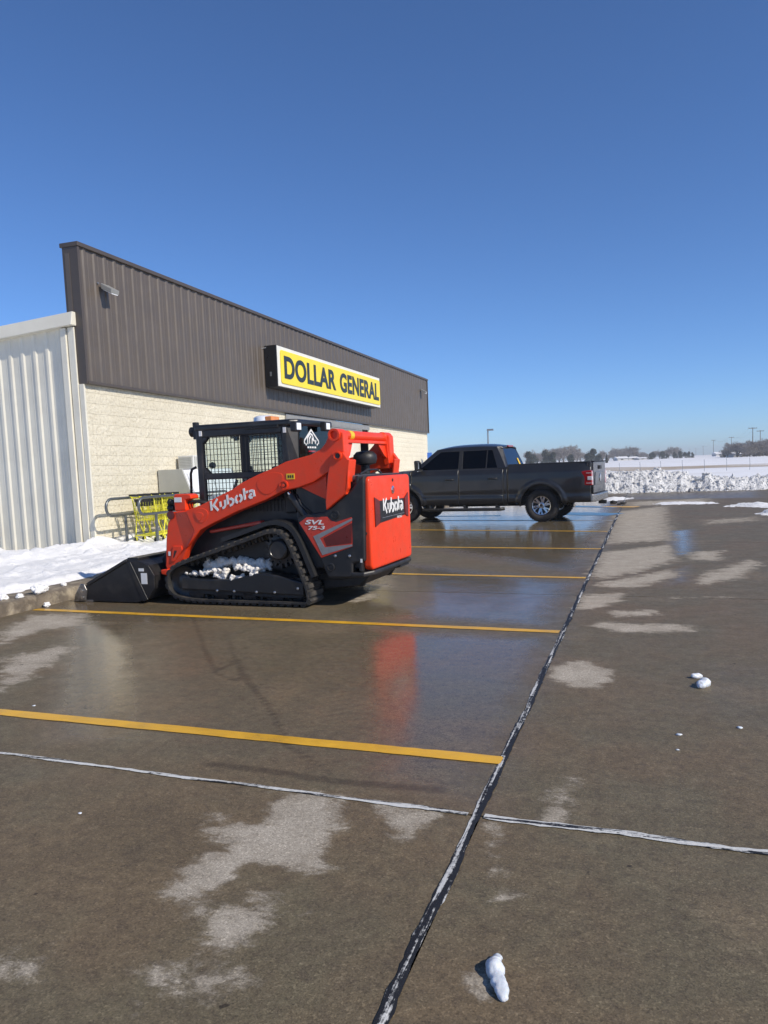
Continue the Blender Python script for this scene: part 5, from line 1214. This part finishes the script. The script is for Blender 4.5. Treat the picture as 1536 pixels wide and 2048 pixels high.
def cart():
    o = empty('shopping_cart')
    W0, W1, Z0, Z1 = .20, .27, .48, 1.0           # half widths front / rear; basket floor / rim
    def q(u, v, s__): return (-.42 + .86 * u, s__ * (W1 + (W0 - W1) * u) * (.86 + .14 * v), Z0 + .04 * u + (Z1 - Z0 - .10 * u) * v)
    mb = MB()
    for s__ in (1, -1):
        for v in np.linspace(0, 1, 7): mb.tube([q(0, v, s__), q(1, v, s__)], .0045 if v < 1 else .009, 5)
        for u in np.linspace(0, 1, 15): mb.tube([q(u, 0, s__), q(u, 1, s__)], .004, 5)
    for u in np.linspace(0, 1, 11): mb.tube([q(u, 0, 1), q(u, 0, -1)], .004, 5)
    for v in np.linspace(0, 1, 6): mb.tube([q(1, v, 1), q(1, v, -1)], .0045, 5); mb.tube([q(0, v, 1), q(0, v, -1)], .004, 5)
    for k in np.linspace(-1, 1, 9):
        for u in (0, 1): a, b_ = q(u, 0, 1), q(u, 1, 1); mb.tube([(a[0], a[1] * k, a[2]), (b_[0], b_[1] * k, b_[2])], .004, 5)
    mb.build('basket', 'cart_yellow', o)
    mb = MB()
    for s__ in (1, -1):
        mb.tube([(-.50, s__ * .27, 1.04), (-.42, s__ * .27, .98), (-.33, s__ * .26, .50), (-.40, s__ * .25, .18), (-.42, s__ * .25, .14)], .014, 8)
        mb.tube([(-.30, s__ * .25, .50), (-.12, s__ * .24, .17)], .012, 8)
        mb.tube([(-.42, s__ * .25, .16), (.46, s__ * .17, .18)], .014, 8); mb.tube([(.46, s__ * .17, .18), (.30, s__ * .20, .50)], .012, 8)
    mb.tube([(-.42, -.25, .16), (-.42, .25, .16)], .012, 8); mb.tube([(.46, -.17, .18), (.46, .17, .18)], .012, 8); mb.tube([(0, -.21, .17), (0, .21, .17)], .010, 8)
    mb.build('frame', 'cart_yellow', o)
    MB().cyl((-.51, -.27, 1.045), (-.51, .27, 1.045), .020, 10).build('handle', 'black_plastic', o)
    MB().prism([(-.40, -.20, .80), (-.40, .20, .80), (-.44, .22, .96), (-.44, -.22, .96)], (.012, 0, 0)).build('seat_flap', 'black_plastic', o)
    for x, y in ((-.40, .25), (-.40, -.25), (.44, .17), (.44, -.17)):
        wh = MB().lathe([(.02, -.016), (.058, -.014), (.062, 0), (.058, .014), (.02, .016)], (x, y, .062), (0, 1, 0), 16).build('wheel', 'black_plastic', o)
        MB().prism([(x - .03, y - .022, .13), (x + .03, y - .022, .13), (x + .014, y - .022, .05), (x - .014, y - .022, .05)], (0, .044, 0)).build('fork', 'cart_yellow', wh)
    return o
yc0 = gx(262, 994, -9.52)[1] + .78
c0 = cart(); CN = 5
for k in range(CN):
    c = c0 if k == 0 else copy_tree(c0)
    c.location = (-9.53 + .015 * math.sin(k * 2), yc0 + .24 * k, .175); c.rotation_euler = (0, 0, R(90 + [0, 1, -1, .6, 0][k])); c.scale = (.94, .94, .92)
    tag(c, ['yellow wire shopping cart at the open end of the nested row', 'yellow shopping cart pushed into the end cart of the row', 'yellow shopping cart in the middle of the nested row', 'yellow shopping cart second from the front of the nested row', 'yellow shopping cart at the front of the nested row, by the freezer'][k], 'cart', 'nested yellow carts')
# ice freezer
Xi0, Xi1 = XW + .03, XW + .92
yi0 = gx(318, 960, Xi0 + .02)[1]; zt0 = gx(319, 940, Xi0 + .02)[2]
fz = empty('ice_freezer', (Xi0, yi0, .15)); tag(fz, 'grey and white slant front ice freezer standing against the block wall', 'freezer')
dI = Xi1 - Xi0; h0 = zt0 - .15; Wd = 2.2
MB().side([(0, .05), (dI, .05), (dI, h0 * .52), (dI * .70, h0), (0, h0)], 0, .05).build('side_panel', 'ice_box_grey', fz, bevel=.01)
MB().side([(0, .05), (dI, .05), (dI, h0 * .52), (dI * .70, h0), (0, h0)], Wd - .05, Wd).build('side_panel', 'ice_box_grey', fz, bevel=.01)
MB().side([(.02, .06), (dI - .02, .06), (dI - .02, h0 * .52), (dI * .69, h0 - .015), (.02, h0 - .015)], .051, Wd - .051).build('body', 'ice_box_white', fz, bevel=.01)
for k in range(2):
    y0 = .12 + k * 1.0; a = Vector((dI - .03, 0, h0 * .55)); b_ = Vector((dI * .72, 0, h0 * .93)); n = Vector((b_.z - a.z, 0, a.x - b_.x)).normalized() * .045
    d = MB().prism([(a.x, y0, a.z), (a.x, y0 + .92, a.z), (b_.x, y0 + .92, b_.z), (b_.x, y0, b_.z)], n).build('lid', 'ice_box_white', fz, bevel=.012)
    MB().tube([(a.x + n.x + .02, y0 + .38, a.z + .06), (a.x + n.x + .045, y0 + .40, a.z + .05), (a.x + n.x + .045, y0 + .52, a.z + .05), (a.x + n.x + .02, y0 + .54, a.z + .06)], .012, 6).build('lid_handle', 'black_plastic', d)
cp = MB().bb(.05, .45, .75, 1.35, h0 + .002, h0 + .31).build('compressor_box', 'grille_white', fz, bevel=.01)
for k in range(7): MB().bb(.08, .42, .735, .752, h0 + .04 + k * .036, h0 + .056 + k * .036).build('louvre', 'ice_box_grey', cp)
for k in range(6): MB().bb(.445, .462, .80 + k * .085, .84 + k * .085, h0 + .04, h0 + .28).build('louvre', 'ice_box_grey', cp)
for x in (.08, dI - .1):
    for y in (.1, Wd - .1): MB().bb(x - .03, x + .03, y - .03, y + .03, 0, .055).build('foot', 'black_plastic', fz)

# ================================================================== LOOSE ICE, SNOW AND DEBRIS ON THE LOT
def ice_path(name, pix, radii, label):
    mb = []; bm = bmesh.new()
    for i in range(len(pix) - 1):
        a, b_ = Vector(gz(*pix[i])), Vector(gz(*pix[i + 1]))
        for k in range(5):
            t_ = k / 4; p = a.lerp(b_, t_); r = radii[i] + (radii[i + 1] - radii[i]) * t_
            p += Vector((random.uniform(-.2, .2) * r, random.uniform(-.2, .2) * r, r * .55)); M_ = Matrix.Translation(p) @ Matrix.Diagonal((1, 1, .8, 1))
            bmesh.ops.create_icosphere(bm, subdivisions=3, radius=r * random.uniform(.8, 1.12), matrix=M_)
    me = bpy.data.meshes.new(name); bm.to_mesh(me); bm.free(); me.materials.append(MATS['ice'])
    o = bpy.data.objects.new(name, me); COL.objects.link(o)
    md = o.modifiers.new('remesh', 'REMESH'); md.mode = 'VOXEL'; md.voxel_size = .005; md.use_smooth_shade = True
    tx = bpy.data.textures.new('ice_clouds', 'CLOUDS'); sm_ = o.modifiers.new('smooth', 'SMOOTH'); sm_.iterations = 12; sm_.factor = .6
    tx.noise_scale = .045; tx.noise_depth = 3
    dm = o.modifiers.new('disp', 'DISPLACE'); dm.texture = tx; dm.strength = .022; dm.mid_level = .5
    tag(o, label, 'ice chunk'); return o
ice_path('ice_chunk', [(998, 1921), (988, 1945), (1000, 1975), (1006, 2002)], [.018, .028, .025, .013], 'long melting lump of ice beside the black slab joint')
ice_path('ice_chunk', [(1400, 1376), (1410, 1372), (1406, 1362)], [.030, .036, .018], 'small white ice chunk sitting on the open wet slab')
ice_path('ice_chunk', [(1388, 1356), (1400, 1355)], [.026, .020], 'flat clear ice bit next to the white ice chunk')
for k, (px, py, r) in enumerate([(1358, 1470, .013), (1480, 1456, .014), (1355, 1500, .008), (68, 1412, .010), (160, 1627, .008)]):
    o = lump('ice_bit', gz(px, py), r, 'ice', 40 + k, (1.2, 1, .35), 2); tag(o, 'tiny flake of ice on the wet concrete', 'ice chunk', 'ice flakes scattered on the lot')
def thin_snow(name, pix, hgt, res, label, seed, mat='snow'):
    poly = [gz(*p) for p in pix]; xs = [p[0] for p in poly]; ys = [p[1] for p in poly]
    x0, x1, y0, y1 = min(xs) - .1, max(xs) + .1, min(ys) - .1, max(ys) + .1; nx, ny = max(4, int((x1 - x0) / res)), max(4, int((y1 - y0) / res))
    X, Y = np.meshgrid(np.linspace(x0, x1, nx + 1), np.linspace(y0, y1, ny + 1)); d = seg_dist(X.ravel(), Y.ravel(), poly); d = np.where(inside(X.ravel(), Y.ravel(), poly), d, -d)
    Z = []
    wmax = max(.05, d.max())
    for x, y, q in zip(X.ravel(), Y.ravel(), d):
        h_ = hgt * (q / wmax + .55 * fbm(x * 2.2 + seed, y * 3.5) + .35 * fbm(x * 8, y * 8, seed)); Z.append(h_ if h_ < hgt * 1.5 else hgt * 1.5)
    vs = list(zip(X.ravel(), Y.ravel(), Z)); W_ = nx + 1
    fs = [(j * W_ + i, j * W_ + i + 1, (j + 1) * W_ + i + 1, (j + 1) * W_ + i) for j in range(ny) for i in range(nx)]
    fs = [f_ for f_ in fs if max(Z[i] for i in f_) > -.004]
    used = sorted({i for f_ in fs for i in f_}); mp_ = {a: b_ for b_, a in enumerate(used)}
    o = MB().add([(vs[i][0], vs[i][1], max(vs[i][2], -.01)) for i in used], [tuple(mp_[i] for i in f_) for f_ in fs]).build(name, mat, smooth=True); tag(o, label, 'snow patch'); return o
thin_snow('snow_patch', [(1312, 1008), (1330, 1004), (1425, 1005), (1432, 1007), (1330, 1010)], .05, .07, 'long thin ridge of snow across the far driveway', 5)
thin_snow('snow_patch', [(1452, 1013), (1478, 1009), (1536, 1009), (1580, 1012), (1560, 1016)], .09, .07, 'snow patch by the wet strip of the far driveway', 8)
thin_snow('snow_patch', [(1510, 1028), (1536, 1022), (1590, 1028), (1570, 1034)], .12, .06, 'rounded snow patch lying apart on the driveway', 11)
thin_snow('snow_patch', [(1190, 998), (1250, 994), (1262, 998), (1215, 1003)], .06, .07, 'slushy snow patch behind the truck bumper', 14)
for k, (px, py, r, lb) in enumerate([(1227, 1007, .075, 'dark clod of frozen dirt behind the truck'), (1246, 1009, .06, 'black clod next to the yellow painted patch'), (1238, 1010, .04, 'small dark clod between two larger clods')]):
    tag(lump('dirt_clod', gz(px, py), r, 'debris', 70 + k, (1.5, 1, .7)), lb, 'dirt clod')

# ================================================================== BEYOND THE LOT
def bank_h(x, y):
    t_ = (y - 33.9 - .45 * fbm(x * .45, 1, 0) - .25 * fbm(x * 1.6, 2, 0)) / 2.6
    top = .92 - .36 * sst(.6, 2.6, x) + .26 * sst(5.2, 7.5, x) + .10 * fbm(x * .6, 7, 0)
    e = sst(0, .62, t_) ** .75 * (1 - .75 * sst(.75, 1.5, t_))
    return -.10 + e * (top + .16 * fbm(x * 1.4, y * 1.4, 3) + .15 * fbm(x * 3.5, y * 3.5, 2) + .05 * fbm(x * 11, y * 11, 5))
vs, fs = grid(560, 46, lambda u, v: (lambda x, y: (x, y, bank_h(x, y)))(-14 + 48 * u, 33.3 + 4.6 * v))
bank = MB().add(vs, fs)
ico = []
for k in range(8):                                     # frozen chunks of many sizes, half sunk into the bank
    bm = bmesh.new(); bmesh.ops.create_icosphere(bm, subdivisions=1, radius=1)
    for v in bm.verts: v.co *= random.uniform(.65, 1.25)
    bm.verts.ensure_lookup_table(); ico.append(([v.co.copy() for v in bm.verts], [tuple(v.index for v in f_.verts) for f_ in bm.faces])); bm.free()
for k in range(9000):
    x = random.uniform(-8, 20) if k < 8000 else random.uniform(20, 34); y = 33.7 + 2.6 * random.random() ** 1.2; z = bank_h(x, y)
    if z < -.02 and random.random() > .12: continue
    r = min(.15, .018 + .030 * random.expovariate(1.2)); vs, fs = ico[k % 8]; M_ = Matrix.Rotation(random.uniform(0, 6), 3, Vector((random.uniform(-1, 1), random.uniform(-1, 1), 1)).normalized())
    c = Vector((x, y, max(z, 0) + r * random.uniform(-.55, .20))); sc = Vector((random.uniform(.7, 1.5), random.uniform(.7, 1.3), random.uniform(.6, 1.0))) * r
    bank.add([c + M_ @ Vector((v.x * sc.x, v.y * sc.y, v.z * sc.z)) for v in vs], fs)
tag(bank.build('snow_bank', 'snow_bank'), 'long ploughed bank of lumpy snow at the lot edge', 'snow bank', kind='stuff')
def strip_ground(name, pix, mat, z, label, seed):
    o = MB().add([(*gz(*p)[:2], z) for p in pix], [tuple(range(len(pix)))]).build(name, mat); tag(o, label, kind='structure')
strip_ground('grass_strip', [(1205, 934), (1350, 931.5), (1640, 922), (1640, 927.5), (1420, 934), (1290, 940.5), (1205, 940.5)], 'dry_grass', -.10, 'strip of straw coloured grass showing through snow', 1)
def at(px, py, D):                                     # point on a pixel's ray at depth D along the view
    return EYE + ray(px, py) * D
GZ = -.12
def zx(x, y): return (1180 + x / 4.315, 820 + y / 4.315)
# fence posts in the field
for k, (x, yt, yb) in enumerate([(252, 455, 490), (430, 448, 485), (608, 440, 475), (795, 432, 470), (985, 425, 460), (1178, 415, 455), (1378, 410, 445)]):
    D = 72; p = at(*zx(x, yt), D); o = MB().tube([(p[0], p[1], GZ - .1), (p[0] + .03, p[1], GZ + .5), (p[0], p[1], p[2])], [.020, .019, .017], 5).build('fence_post', 'galv')
    tag(o, 'thin wooden fence post standing in the snowy field', 'fence post', 'fence posts along the snowy field')
# utility poles and their wires
poles = []
for k, (x, yt, hw, lb) in enumerate([(1405, 150, 1.3, 'tall utility pole with crossarm rising out of the bare thicket'), (1470, 175, 1.25, 'utility pole with wide crossarm just beyond the tallest pole'), (1220, 232, 1.2, 'utility pole standing at the edge of the thicket'), (1065, 258, 1.1, 'utility pole alone beyond the open field'),
                                     (977, 312, 1.1, 'small far utility pole with a short crossarm'), (912, 330, 1.0, 'tiny far utility pole just past the dark cedars'), (862, 334, 1.0, 'faintest far utility pole behind the dark cedars'), (1522, 250, 1.2, 'utility pole half hidden in the thicket')]):
    p0 = at(*zx(x, yt), 1.0); up = (p0[2] - H); Hh = 11.5; D = (Hh + GZ - H) / up
    p = at(*zx(x, yt), D); o = empty('utility_pole', (p[0], p[1], GZ)); tag(o, lb, 'utility pole', 'utility poles along the road')
    o.rotation_euler = (0, 0, R(8))
    MB().tube([(0, 0, -.2), (0, 0, Hh)], [.20, .13], 8).build('shaft', 'wood_pole', o)
    MB().bb(-hw * 1.25, hw * 1.25, -.10, .10, Hh - .45, Hh - .22).build('crossarm', 'wood_pole', o)
    for s__ in (-1.1, -.4, .4, 1.1): MB().cyl((s__ * hw, 0, Hh - .22), (s__ * hw, 0, Hh + .05), .06, 6).build('insulator', 'galv', o)
    poles.append((p[0], p[1], Hh + GZ))
for a, b_ in ((0, 2), (2, 3), (3, 4), (4, 5)):
    A, B = Vector(poles[a]), Vector(poles[b_])
    for s__ in (-1, 1):
        pts = [(A.lerp(B, t_) + Vector((s__ * 1.2, 0, -4 * t_ * (1 - t_) * 2.2))) for t_ in np.linspace(0, 1, 9)]
        o = MB().tube(pts, .022, 4).build('power_line', 'wire'); tag(o, 'sagging power line strung between distant utility poles', 'power line', 'power lines over the field')
# lot lamp far behind the truck
p = at(975.5, 858, 105); o = empty('lamp_post', (p[0], p[1], GZ)); tag(o, 'tall lamp post rising behind the truck roof', 'lamp post')
MB().cyl((0, 0, -.1), (0, 0, p[2] - GZ), .13, 8, .10).build('shaft', 'galv', o); MB().bb(-.1, .75, -.15, .15, p[2] - GZ - .25, p[2] - GZ).build('lamp_head', 'galv', o)
# blue accessible parking sign near the far end of the store
p = gy(857.5, 900, 36.5); o = empty('parking_sign', (p[0], p[1], .1)); o.rotation_euler = (0, 0, R(62)); tag(o, 'blue parking sign on a post at the far store corner', 'sign')
MB().cyl((0, 0, 0), (0, 0, 2.0), .03, 8).build('post', 'galv', o); MB().bb(-.16, .16, -.045, -.035, 1.45, 2.0).build('plate', 'blue_sign', o)
MB().bb(-.12, .12, -.05, -.0455, 1.50, 1.56).build('white_band', 'white_decal', o)

# trees
def bare_tree(seed, hgt=10.0, spread=.55, trunk_r=.24):
    rs = random.Random(seed); tr, cr = MB(), MB()
    def grow(p, d, L_, r, lv):
        q = p + d * L_; mid = p + d * L_ * .5 + Vector((rs.uniform(-.08, .08), rs.uniform(-.08, .08), 0)) * L_
        (tr if lv < 2 else cr).tube([p, mid, q], [r, r * .85, r * .62], 6 if lv < 2 else 3, caps=False)
        if lv >= 6: return
        for k in range((5, 4, 3, 3, 3, 3)[lv]):
            a = rs.uniform(0, 2 * math.pi); s__ = rs.uniform(.35, 1.0) * (.75 if lv == 0 else .85)
            nd = (d + Vector((math.cos(a) * s__, math.sin(a) * s__, rs.uniform(-.15, .30)))).normalized()
            grow(p.lerp(q, rs.uniform(.45 if lv else .35, 1.0)), nd, L_ * rs.uniform(.58, .84) * (1.15 if lv == 0 else 1), max(.024, r * .52), lv + 1)
    grow(Vector((0, 0, -.2)), Vector((0, 0, 1)), hgt * .20, trunk_r, 0)
    for k in range(7): a = rs.uniform(0, 6.28); grow(Vector((0, 0, hgt * rs.uniform(.03, .12))), Vector((math.cos(a), math.sin(a), rs.uniform(.5, 1.6))).normalized(), hgt * rs.uniform(.14, .20), .08, 2)
    zm = max(v[2] for v in cr.v); k = hgt / zm
    tr.v = [tuple(c * k for c in v) for v in tr.v]; cr.v = [tuple(c * k for c in v) for v in cr.v]
    return tr.mesh('trunk', 'bark', recalc=False), cr.mesh('crown', 'twig', recalc=False)
def cedar(seed, hgt=7.0, rad=2.6, cone=1.0):
    rs = random.Random(seed); cr = MB()
    lobes = [(Vector((rs.uniform(-1, 1) * rad * .55, rs.uniform(-1, 1) * rad * .55, hgt * rs.uniform(.06, .80))), rs.uniform(.45, .70) * rad) for _ in range(11)]
    if cone < 1: lobes = [(Vector((c.x * (1.25 - c.z / hgt), c.y * (1.25 - c.z / hgt), c.z)), r * (1.2 - .6 * c.z / hgt)) for c, r in lobes]
    else: lobes = [(Vector((0, 0, hgt * (.12 + .80 * i / 10))), rad * (1.0 - .09 * i) * .55) for i in range(11)]
    for k in range(3000):
        c0, r0_ = lobes[k % 11]; d = Vector((rs.gauss(0, 1), rs.gauss(0, 1), rs.gauss(0, .9))).normalized(); c = c0 + d * r0_ * rs.uniform(.55, 1.08)
        if c.z < .1: c.z = rs.uniform(.1, .6)
        s__ = rs.uniform(.10, .30)
        d1 = Vector((rs.uniform(-1, 1), rs.uniform(-1, 1), rs.uniform(-.3, 1))).normalized() * s__; d2 = d1.cross(Vector((rs.uniform(-1, 1), rs.uniform(-1, 1), rs.uniform(-1, 1)))).normalized() * s__ * .7
        cr.add([c - d1, c + d2, c + d1, c - d2], [(0, 1, 2, 3)])
    zm = max(v[2] for v in cr.v); cr.v = [(v[0], v[1], v[2] * hgt / zm) for v in cr.v]
    tr = MB().tube([(0, 0, -.2), (0, 0, hgt * .7)], [.18, .05], 6)
    return tr.mesh('trunk', 'bark', recalc=False), cr.mesh('crown', 'cedar', recalc=False)
BT = [bare_tree(s__, 10, .55) for s__ in (1, 2, 3, 4)]; CT = [cedar(s__, 7, 2.7, .6) for s__ in (1, 2, 3)] + [cedar(9, 7, 2.0, 1.0)]
def plant(name, var, px, pyt, D, h0, label, group, sx=1.0, cat='tree'):
    p = at(px, pyt, D); hgt = p[2] - GZ; k = hgt / h0
    o = empty(name, (p[0], p[1], GZ), random.uniform(0, 6.28)); tag(o, label, cat, group)
    for nm, me in zip(('trunk', 'crown'), var): inst(nm, me, o, (0, 0, 0), (0, 0, 0), (k * sx, k * sx, k))
def z3p(x, y): return (800 + x / 3.491, 840 + y / 3.491)
for px, y, v, sx in ((905, 200, 0, 1.0), (1040, 185, 1, 1.0), (1110, 178, 2, 1.0), (1180, 165, 3, 1.2), (1235, 200, 0, .9), (1415, 205, 1, .7), (960, 235, 2, .9), (1075, 215, 3, .9), (1010, 205, 0, 1.2), (1140, 190, 1, 1.3), (1205, 185, 2, 1.3), (1260, 215, 3, 1.1), (930, 225, 1, 1.1), (985, 225, 3, 1.1), (1300, 228, 2, 1.0), (1450, 232, 0, 1.0)):
    plant('bare_tree', BT[v], *z3p(px, y), 330 + 12 * v, 10, 'leafless grey tree in the distant row behind the truck bed', 'bare trees behind the truck', sx)
for px, y, v, sx in ((905, 215, 0, 1.1), (935, 235, 1, .9), (1020, 205, 2, 1.0), (1060, 220, 0, 1.1), (1190, 235, 1, 1.2), (1340, 196, 2, 1.15), (1305, 235, 0, 1.0), (1385, 232, 1, 1.0)):
    plant('cedar_tree', CT[v], *z3p(px, y), 270 + 8 * v, 7, 'dark round evergreen in the distant row behind the truck bed', 'evergreens behind the truck', sx)
plant('cedar_tree', CT[3], *z3p(1442, 235), 250, 7, 'small pointed evergreen standing just past the tailgate', None)
for px, y, v, sx in ((110, 338, 0, .8), (235, 312, 1, 1.1), (345, 302, 2, 1.1), (460, 355, 3, .9), (600, 335, 0, .9), (720, 302, 1, 1.2), (680, 330, 2, .9), (205, 335, 3, 1.1), (275, 330, 0, 1.2), (320, 320, 3, 1.2), (385, 335, 0, 1.1), (430, 365, 2, 1.2), (490, 368, 1, 1.1), (560, 345, 3, 1.0), (755, 325, 3, 1.1), (640, 345, 1, 1.0), (160, 372, 2, 1.2)):
    plant('bare_tree', BT[v], *zx(px, y), 420 + 10 * v, 10, 'leafless tree on the far side of the open snowy field', 'bare trees across the field', sx)
for px, y, v, sx in ((325, 390, 0, .9), (400, 382, 1, .9), (545, 358, 2, 1.0), (520, 370, 0, 1.0), (625, 350, 1, 1.1), (665, 372, 2, 1.0), (775, 352, 0, 1.1), (815, 358, 1, 1.0), (850, 356, 2, 1.0), (885, 362, 0, .8), (730, 360, 2, 1.0)):
    plant('cedar_tree', CT[v], *zx(px, y), 400 + 8 * v, 7, 'dark evergreen on the far side of the open snowy field', 'evergreens across the field', sx)
for k in range(26):                                    # thicket by the road
    x = 1165 + k * 17 + random.uniform(-8, 8); y = 300 - 45 * sst(1250, 1536, x) + random.uniform(-35, 30)
    plant('thicket_tree', BT[k % 4], *zx(x, y), 300 + random.uniform(-25, 25), 10, 'bare brown tree in the dense thicket beside the road', 'bare trees of the roadside thicket', random.uniform(.9, 1.3))
for k in range(16):
    x = 1170 + k * 27 + random.uniform(-8, 8)
    plant('thicket_shrub', (BT[k % 4][0], CT[k % 3][1]), *zx(x, 345 - 25 * sst(1250, 1536, x) + random.uniform(-10, 12)), 312, 7, 'dark dense shrub at the foot of the roadside thicket', 'shrubs of the roadside thicket', 1.5, 'shrub')
# distant houses with snowy roofs
for x, y, wd, D, lb in ((268, 402, 5.5, 395, 'small far house with a snow covered roof left of two cedars'), (360, 402, 5, 402, 'small far house with snowy roof beside bare trees'), (440, 408, 4, 398, 'far shed with a snowy roof near dark evergreens'), (1112, 362, 6, 480, 'long pale far building beyond the field'), (1240, 362, 3, 290, 'small white far building in front of the thicket')):
    p = at(*zx(x, y), D); hgt = p[2] - GZ; o = empty('far_house', (p[0], p[1], GZ), R(20)); tag(o, lb, 'house')
    MB().bb(-wd / 2, wd / 2, -3, 3, 0, hgt * .6).build('wall', 'house_wall', o)
    rf = MB().prism([(-wd / 2 - .3, -3.4, hgt * .58), (-wd / 2 - .3, 3.4, hgt * .58), (-wd / 2 - .3, 0, hgt)], (wd + .6, 0, 0)).build('roof', 'snow_field', o)
    MB().bb(-wd * .2, -wd * .2 + 1.2, -3.02, -2.98, hgt * .2, hgt * .45).build('window', 'tint_glass', o)

# thin winter haze: one even volume of air round the whole place
HZ = .00060
hb = MB().bb(-1650, 1650, -1650, 1650, -1.2, 14)
m, t, b = newmat('haze_air'); out = t.nodes['Material Output']; t.nodes.remove(b)
pv = N(t, 'VolumePrincipled'); pv.inputs['Color'].default_value = (.95, .97, 1.0, 1); pv.inputs['Density'].default_value = HZ; pv.inputs['Anisotropy'].default_value = .1
t.links.new(pv.outputs[0], out.inputs['Volume'])
tag(hb.build('haze', 'haze_air'), 'thin pale haze in the cold air', kind='stuff')
